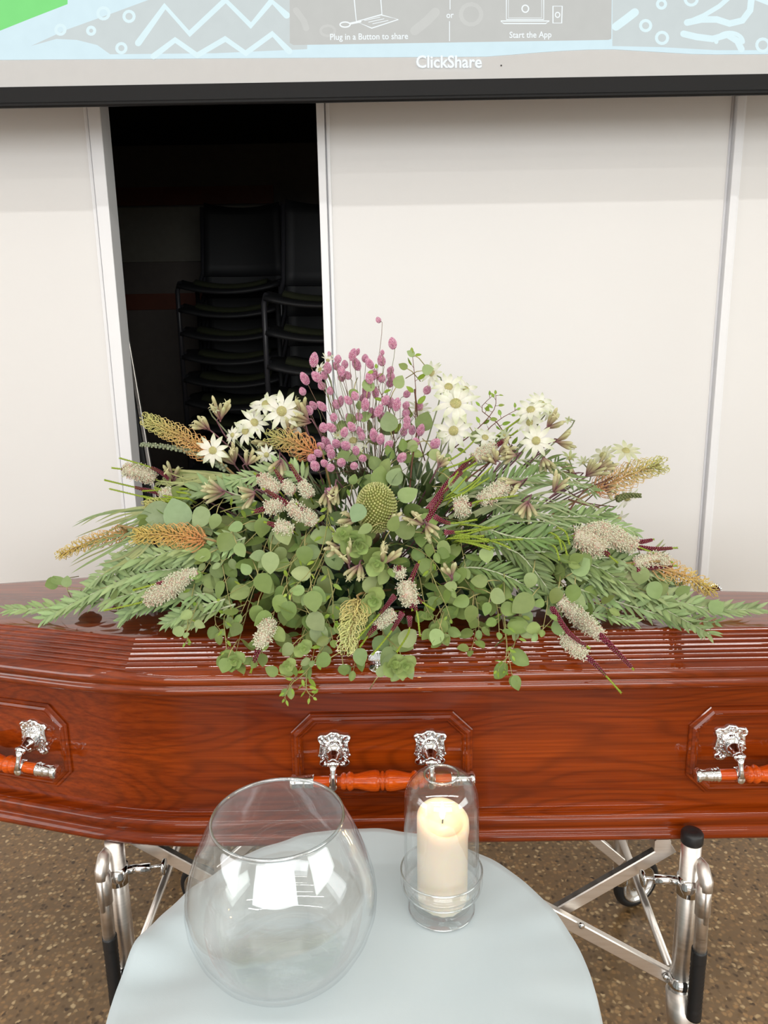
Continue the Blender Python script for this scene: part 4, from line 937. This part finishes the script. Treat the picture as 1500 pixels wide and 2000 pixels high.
BR = [([(312, 940), (270, 922), (220, 914)], .15, .75, .8, 17), ([(335, 938), (300, 915), (235, 895)], 0, 0, .55, 12), ([(340, 968), (290, 958), (206, 938)], 0, .25, .66, 14), ([(345, 985), (300, 975), (215, 955)], 0, 0, .05, 12),
 ([(606, 970), (590, 945), (566, 905)], 0, .5, .95, 12), ([(574, 962), (556, 945), (536, 915)], 0, .5, .95, 11), ([(548, 962), (525, 945), (498, 925)], .1, .75, .9, 15), ([(610, 1018), (570, 990), (515, 955)], .05, .55, .95, 15),
 ([(556, 985), (530, 990), (494, 1000)], .05, .65, .95, 14), ([(572, 1036), (545, 1028), (518, 1020)], 0, .6, .9, 14), ([(616, 1022), (600, 1005), (580, 985)], 0, .6, .95, 12),
 ([(840, 990), (890, 925), (960, 860), (1020, 815)], 0, 0, .6, 13), ([(925, 898), (950, 883), (985, 860), (1010, 842)], .05, .45, .8, 15), ([(835, 1015), (870, 960), (900, 925), (930, 905)], 0, 0, .7, 12),
 ([(885, 992), (910, 988), (940, 978), (1010, 968)], .05, .35, .48, 19), ([(935, 980), (965, 962), (1005, 940)], .05, .8, .82, 15), ([(1120, 1046), (1155, 1058), (1205, 1098)], .05, .7, .82, 25), ([(1150, 1035), (1210, 1055), (1290, 1085)], .02, .62, .66, 20),
 ([(1140, 1030), (1185, 1035), (1215, 1050)], .1, .9, .95, 14), ([(1225, 1066), (1275, 1072), (1322, 1070)], .0, .15, .86, 13), ([(1225, 1060), (1255, 1058), (1275, 1054)], 0, .3, .95, 11), ([(1240, 1100), (1280, 1092), (1312, 1098)], .0, .8, .9, 15), ([(1245, 1112), (1285, 1108), (1320, 1105)], 0, 0, .85, 11),
 ([(1085, 1165), (1130, 1205), (1180, 1248), (1236, 1306)], .08, .62, .97, 16), ([(1075, 1225), (1120, 1262), (1160, 1295), (1212, 1352)], .2, .5, .8, 14), ([(1080, 1190), (1110, 1235), (1150, 1265)], 0, 0, .9, 12),
 ([(370, 1120), (330, 1150), (280, 1175), (205, 1192)], .08, .62, .66, 18), ([(385, 1118), (330, 1135), (300, 1142), (262, 1152)], 0, .35, .6, 12),
 ([(790, 1135), (797, 1160), (805, 1190)], .05, .8, .95, 18), ([(770, 1165), (745, 1195), (700, 1245)], 0, 0, .55, 12), ([(770, 1195), (735, 1222), (704, 1262)], 0, .5, .75, 13), ([(785, 1198), (765, 1232), (728, 1278)], 0, 0, .5, 12), ([(800, 1205), (798, 1235), (776, 1272)], 0, 0, .35, 11),
 ([(810, 1165), (830, 1180), (846, 1190)], 0, 0, .4, 12), ([(806, 1170), (815, 1200), (820, 1240)], 0, 0, .4, 12), ([(530, 1215), (512, 1248), (490, 1312)], .05, .62, .85, 15), ([(780, 1125), (780, 1115), (779, 1104)], 0, .6, .98, 11), ([(800, 1140), (810, 1115), (818, 1098)], 0, 0, .9, 11),
 ([(850, 1010), (880, 1022), (930, 1015)], 0, 0, .5, 11), ([(870, 1040), (900, 1038), (960, 1030)], 0, 0, .35, 11)]
for a in BR: brush(*a)
# feathery bright green shoots without flowers
for k in range(26):
    if k < 13: x_, y_, dx, dy = rng.uniform(870, 960), rng.uniform(1020, 1060), rng.uniform(40, 70), rng.uniform(-18, 22)
    elif k < 20: x_, y_, dx, dy = rng.uniform(850, 900), rng.uniform(900, 990), rng.uniform(40, 90), rng.uniform(-60, -40)
    else: x_, y_, dx, dy = rng.uniform(350, 380), rng.uniform(950, 990), rng.uniform(-90, -50), rng.uniform(-25, 5)
    brush([(x_, y_), (x_+dx*.5, y_+dy*.4), (x_+dx, y_+dy)], 0, 0, 0, 10, b0=0)
for x_, y_ in ((1075, 1040), (1085, 1050), (1070, 1060), (1090, 1030)): brush([(x_, y_), (x_+15, y_+10), (x_+22, y_+32)], 0, 0, 0, 10, b0=0)

# --- flannel flowers
def flannel(cx, cy, r, face=(0, 0), n=10, col=lin(255, 253, 242), cen=lin(232, 224, 172), y=None, off=.045, cup=.15, stem=True):
    p = surf(cx, cy, off) if not y else atY(cx, cy, y); tc = (to_cam(p) + cr*face[0] + cu*face[1]).normalized(); a = tc.orthogonal().normalized(); b = tc.cross(a)
    L = r/1000*1.16*((p-V((0, 0, CAM_H))).length/1.5); mb = MB(); ph0 = rng.uniform(0, 1)
    for k in range(n):
        an = 2*PI*(k+ph0)/n + rng.uniform(-.1, .1); dr = (a*math.cos(an)+b*math.sin(an)) + tc*(cup+rng.uniform(-.12, .2))
        leaf(mb, p + dr.normalized()*L*.14, dr, tc, L*rng.uniform(.78, .98), L*rng.uniform(.27, .34), 'petal', jit(col, .03), rng.uniform(.0, .4), tipcol=lin(206, 214, 168), fold=.3)
    o = mb.build('flannel_flower', M['petal'], spray, origin=p); R_ = L*.225
    cb = MB(); cb.ball(p + tc*R_*.25, R_, 14, 8, cen, (1, 1, .75), ax=tc)
    for k in range(90):
        z = 1-(k+.5)/90; rr_ = math.sqrt(1-z*z); an = k*2.39996; cb.ball(p + tc*R_*.25 + (a*rr_*math.cos(an)+b*rr_*math.sin(an))*R_ + tc*z*R_*.75, R_*.105, 4, 3, jit(cen if k > 26 else lin(214, 212, 146), .1))
    cb.build('flower_centre', M['fuzz'], o, origin=p)
    if stem:
        sb = MB(); rt = root(p); sb.tube(curve([p-tc*.002, p - tc*.03 - V((0, 0, .02)), rt.lerp(p, .4), rt], 10), .0014, 6, lin(160, 168, 130)); sb.build('stem', M['leaf'], o, origin=p)
for a in [dict(cx=550, cy=803, r=37), dict(cx=520, cy=790, r=30, face=(-.6, .9), y=1.40), dict(cx=416, cy=880, r=29, face=(-.2, .1), y=1.345), dict(cx=480, cy=843, r=27, face=(-.5, .5)), dict(cx=496, cy=826, r=30, face=(.4, .5)), dict(cx=505, cy=800, r=26, face=(-.5, 1.2), y=1.43),
          dict(cx=520, cy=888, r=20, face=(.3, -.2)), dict(cx=640, cy=705, r=15, face=(.2, 1.2), y=1.43, n=7, cup=.8), dict(cx=626, cy=722, r=17, face=(-1, .6), y=1.44, n=8), dict(cx=690, cy=862, r=30, face=(0, .8), off=.0), dict(cx=845, cy=730, r=25, face=(-.8, .6), y=1.42),
          dict(cx=876, cy=757, r=31, face=(.1, .8), y=1.40), dict(cx=908, cy=762, r=28, face=(.9, .7), y=1.42), dict(cx=890, cy=790, r=42, face=(0, .7), y=1.37), dict(cx=886, cy=841, r=36, face=(-.1, -.1), y=1.36), dict(cx=947, cy=856, r=26, face=(.3, .9)),
          dict(cx=820, cy=800, r=22, face=(.2, 1), y=1.45), dict(cx=1037, cy=802, r=31, face=(-.2, .9), y=1.39), dict(cx=1056, cy=790, r=28, face=(.5, .8), y=1.41), dict(cx=1070, cy=803, r=24, face=(1, .4), y=1.42), dict(cx=1047, cy=861, r=31, face=(0, .1), y=1.36), dict(cx=1035, cy=825, r=26, face=(-.3, 0), y=1.40),
          dict(cx=1222, cy=882, r=27, face=(.3, 1), y=1.42, col=lin(228, 228, 196)), dict(cx=1178, cy=890, r=24, face=(-.6, .9), y=1.44, col=lin(232, 232, 206)), dict(cx=1112, cy=896, r=17, face=(.3, 1), y=1.40, n=7, cup=.9, col=lin(196, 204, 150)), dict(cx=1224, cy=972, r=24, face=(.8, -.8), y=1.43, n=8), dict(cx=1208, cy=1012, r=20, face=(.7, -1), y=1.42, n=8),
          dict(cx=455, cy=850, r=18, face=(-.8, .2)), dict(cx=575, cy=830, r=22, face=(.6, .2), off=.01), dict(cx=862, cy=850, r=13, n=8, cup=.9, col=lin(206, 214, 176), y=1.37), dict(cx=660, cy=850, r=12, n=8, cup=.9, col=lin(216, 220, 188)), dict(cx=1140, cy=905, r=14, n=8, face=(-.3, 1), cup=.7, col=lin(214, 218, 184), y=1.42),
          dict(cx=985, cy=850, r=14, n=8, cup=.8, col=lin(216, 222, 190), y=1.40), dict(cx=1110, cy=820, r=9, n=6, cup=1, col=lin(206, 214, 176), y=1.41), dict(cx=420, cy=800, r=9, n=6, cup=1, col=lin(206, 214, 176), y=1.38)]:
    flannel(**a)

# --- pink heads on thin stems (three head shapes, repeated as copies)
def pink_mesh(elong, seed):
    rg = random.Random(seed); mb = MB(); n = 150; R_ = .0061; H_ = R_*elong
    mb.ball((0, 0, 0), 1, 10, 8, lin(236, 176, 198), (R_*.86, R_*.86, H_*.88))
    for k in range(n):
        z = 1-2*(k+.5)/n; rr_ = math.sqrt(1-z*z)*(1-.25*max(0, z)); an = k*2.39996; c_ = lin(253, 204, 226) if rg.random() < .6 else lin(236, 172, 204)
        if rg.random() < .1: c_ = lin(252, 224, 236)
        d = V((rr_*math.cos(an), rr_*math.sin(an), z)); p = V((d.x*R_, d.y*R_, d.z*H_)); mb.ball(p, .0012, 5, 3, jit(c_, .06), (1, 1, 1.7), ax=(d+V((0, 0, .7))).normalized())
    return mb
protos = []
PINK = [(717, 75), (800, 212), (340, 308), (430, 272), (567, 278), (595, 262), (640, 300), (740, 265), (735, 312), (588, 333), (665, 330), (480, 305), (470, 345), (420, 355), (520, 335), (500, 375), (285, 418), (355, 408), (400, 400), (385, 460), (500, 412), (538, 400), (665, 415), (690, 395), (735, 415), (788, 370), (790, 405), (785, 445), (273, 493), (435, 490), (385, 580), (335, 575), (310, 605), (495, 552), (540, 545), (580, 520), (605, 643), (455, 645), (760, 545), (790, 560), (825, 570), (885, 508), (1003, 485), (880, 575), (880, 620), (958, 580), (720, 605), (700, 500), (645, 500), (885, 660), (885, 690), (865, 730), (915, 720), (965, 720), (610, 730), (620, 755), (518, 732), (690, 750), (730, 773), (780, 805), (585, 840), (525, 812), (430, 830), (470, 800), (410, 790), (380, 815), (365, 855), (440, 860), (326, 885), (345, 930), (437, 940), (575, 930), (500, 910), (400, 915), (625, 885), (855, 880), (935, 790), (1050, 800), (430, 1085), (395, 705), (440, 705), (630, 540), (470, 570), (680, 620), (740, 640), (560, 700), (545, 655), (640, 570)]
SM = {0: .6, 3: .5, 5: .6, 7: .6, 58: 1.15, 61: 1.25, 62: 1.2, 77: 1.15, 60: 1}
for i, (a, b) in enumerate(PINK):
    px, py = 500+a/3, 600+b/3; yy = 1.43 - .05*max(0, min(1, (py-760)/140)) + rng.uniform(-.03, .02)
    p = atY(px, py, yy) if py < 850 else surf(px, py, .03)
    rx = V((680+(px-700)*.35, 0, 0)); rt = atY(730+(px-730)*.35, 930, 1.42)
    dr = (p-rt).normalized()*.8 + V((rng.uniform(-.5, .5), rng.uniform(-.3, .3), rng.uniform(-.1, .5)))
    sc_ = (SM.get(i, 1))*rng.uniform(.9, 1.15)
    if len(protos) < 3: o = pink_mesh((1.25, 1.5, 1.8)[len(protos)], len(protos)).build('pink_flower_head', M['fuzz'], spray, origin=(0, 0, 0)); protos.append(o)
    else: o = protos[rng.choice((0, 0, 1, 1, 2))].copy(); COL.objects.link(o); o.parent = spray
    WORLD[o.name] = p.copy(); o.location = p-FA; o.rotation_mode = 'QUATERNION'; o.rotation_quaternion = dr.to_track_quat('Z', 'Y'); o.scale = (sc_,)*3
    st = MB(); mid = rt.lerp(p, .55) + V((rng.uniform(-.012, .012), .005, 0)); e = p-dr.normalized()*.008*sc_
    st.tube(curve([rt, mid, e-dr.normalized()*.012, e], 8), .00065, 4, lin(120, 124, 78) if i % 2 else lin(134, 104, 84)); st.build('thin_stem', M['leaf'], spray, origin=p)
# --- kangaroo paws
def paw(cx, cy, r, ang, n=7, y=None, off=.035, spread=1.2):
    p = surf(cx, cy, off) if not y else atY(cx, cy, y); a = math.radians(ang); ax = (cr*math.cos(a)+cu*math.sin(a)+to_cam(p)*.35).normalized()
    rt = root(p); st = MB(); b = p - ax*r/1000*.6; PU = lin(122, 84, 92)
    st.tube(curve([rt, rt.lerp(b, .6)-ax*.004, b, p], 8), .0015, 6, PU); o = st.build('kangaroo_paw', M['leaf'], spray, origin=p); mb = MB(); a0 = ax.orthogonal().normalized(); b0 = ax.cross(a0)
    for k in range(n):
        an = 2*PI*k/n+rng.uniform(-.3, .3); sp = rng.uniform(.3, 1)*spread; s0 = p - ax*rng.uniform(0, .010); dr = (ax+(a0*math.cos(an)+b0*math.sin(an))*sp).normalized(); L = r/1000*rng.uniform(.8, 1.15)
        bend = ax*L*.12; c1 = jit(lin(176, 128, 132)); c2 = jit(lin(214, 206, 162), .08); c3 = jit(lin(228, 224, 182), .06)
        mb.tube([s0, s0+dr*L*.15, s0+dr*L*.45+bend*.3, s0+dr*L*.8+bend, s0+dr*L*.95+bend*1.4, s0+dr*L*1.03+bend*1.8], [.001, .0019, .0030, .0036, .0030, .0008], 7, [c1, c1, tuple((x+y3)/2 for x, y3 in zip(c1, c2)), c2, c3, c3], caps=True)
        if rng.random() < .4:
            e = s0+dr*L*.95+bend*1.4
            for j in range(5): leaf(mb, e, dr*.6+rv(.8), dr, .009, .0025, 'lance', c3, .4)
    mb.build('tubular_flowers', M['fuzz'], o, origin=p)
for a in [(432, 815, 32, 80, 8, 1.39), (400, 835, 26, 150, 6, 1.38), (338, 930, 26, 100, 5), (430, 960, 30, 170, 8), (455, 900, 30, 120, 8), (485, 905, 26, 60, 6), (520, 870, 26, 200, 6), (565, 840, 26, 80, 7), (600, 820, 30, 150, 7), (590, 800, 22, 100, 6), (548, 905, 28, 260, 6), (495, 965, 26, 200, 6),
          (655, 955, 26, 250, 7), (640, 970, 24, 280, 5), (690, 1015, 28, 190, 6), (680, 1095, 32, 110, 8), (748, 1098, 34, 70, 7), (700, 1110, 26, 250, 6), (765, 1010, 22, 60, 5), (835, 1030, 26, 300, 6), (820, 1020, 24, 150, 5), (1075, 830, 28, 40, 7, 1.39), (1090, 862, 28, 10, 7, 1.38), (1062, 900, 30, 290, 8, 1.36),
          (1010, 945, 30, 200, 8), (1030, 985, 28, 260, 6), (1085, 955, 28, 60, 6), (1150, 925, 34, 40, 7, 1.39), (1170, 915, 30, 30, 6, 1.41), (1120, 925, 28, 160, 6, 1.39), (1000, 890, 26, 180, 7), (965, 900, 24, 120, 5), (1185, 950, 24, 330, 5, 1.40), (980, 880, 24, 40, 5), (880, 1120, 22, 100, 5), (660, 1070, 24, 200, 5), (860, 905, 20, 60, 4)]:
    paw(*a[:5], y=a[5] if len(a) > 5 else None)
# --- banksia head in the centre
p = surf(735, 993, .025); ax = (V((.02, -.45, .9))).normalized(); a0 = ax.orthogonal().normalized(); b0 = ax.cross(a0); R_ = .034; H_ = .048
mb = MB(); mb.ball(p, 1, 24, 14, lin(160, 164, 92), (R_*.93, R_*.93, H_*.95), ax=ax); N = 620
for k in range(N):
    z = 1-1.75*(k+.5)/N; rr2 = math.sqrt(max(0, 1-z*z)); an = k*2.39996; d = a0*rr2*math.cos(an)+b0*rr2*math.sin(an)+ax*z; q = p + (a0*rr2*math.cos(an)+b0*rr2*math.sin(an))*R_ + ax*z*H_
    mb.ball(q, .0023, 6, 4, jit(lin(214, 216, 150) if rng.random() < .7 else lin(232, 230, 172), .08), (.8, .8, 1.3), ax=(d+ax*.6).normalized())
bk = mb.build('banksia_head', M['fuzz'], spray, origin=p); st = MB(); st.tube([p-ax*.04, p-ax*.11], .006, 8, lin(120, 96, 70)); st.build('stem', M['leaf'], bk, origin=p); tag(bk, 'yellow-green dome-shaped banksia head')
# reddish woody twigs
def twig(pts, r=.0016, y=None):
    W_ = [surf(a, b, .02) if not y else atY(a, b, y) for a, b in pts]; MB().tube(curve(W_, 12), r, 6, lin(104, 66, 50)).build('woody_twig', M['leaf'], spray, origin=W_[0])
for a in [[(600, 900), (590, 870), (598, 840), (570, 820)], [(590, 875), (560, 845), (540, 835)], [(1000, 870), (960, 900), (920, 930), (900, 950)], [(800, 960), (805, 900), (815, 830), (810, 760)], [(1110, 1000), (1140, 960), (1180, 940), (1200, 930)], [(1170, 990), (1140, 985), (1110, 975)], [(870, 960), (900, 920), (950, 890), (1010, 880)]]: twig(a)
for a in [[(1200, 990), (1160, 985), (1110, 975)], [(1170, 955), (1130, 990), (1090, 1010)], [(1190, 1000), (1150, 985), (1110, 960)]]: twig(a, .0012, 1.40)
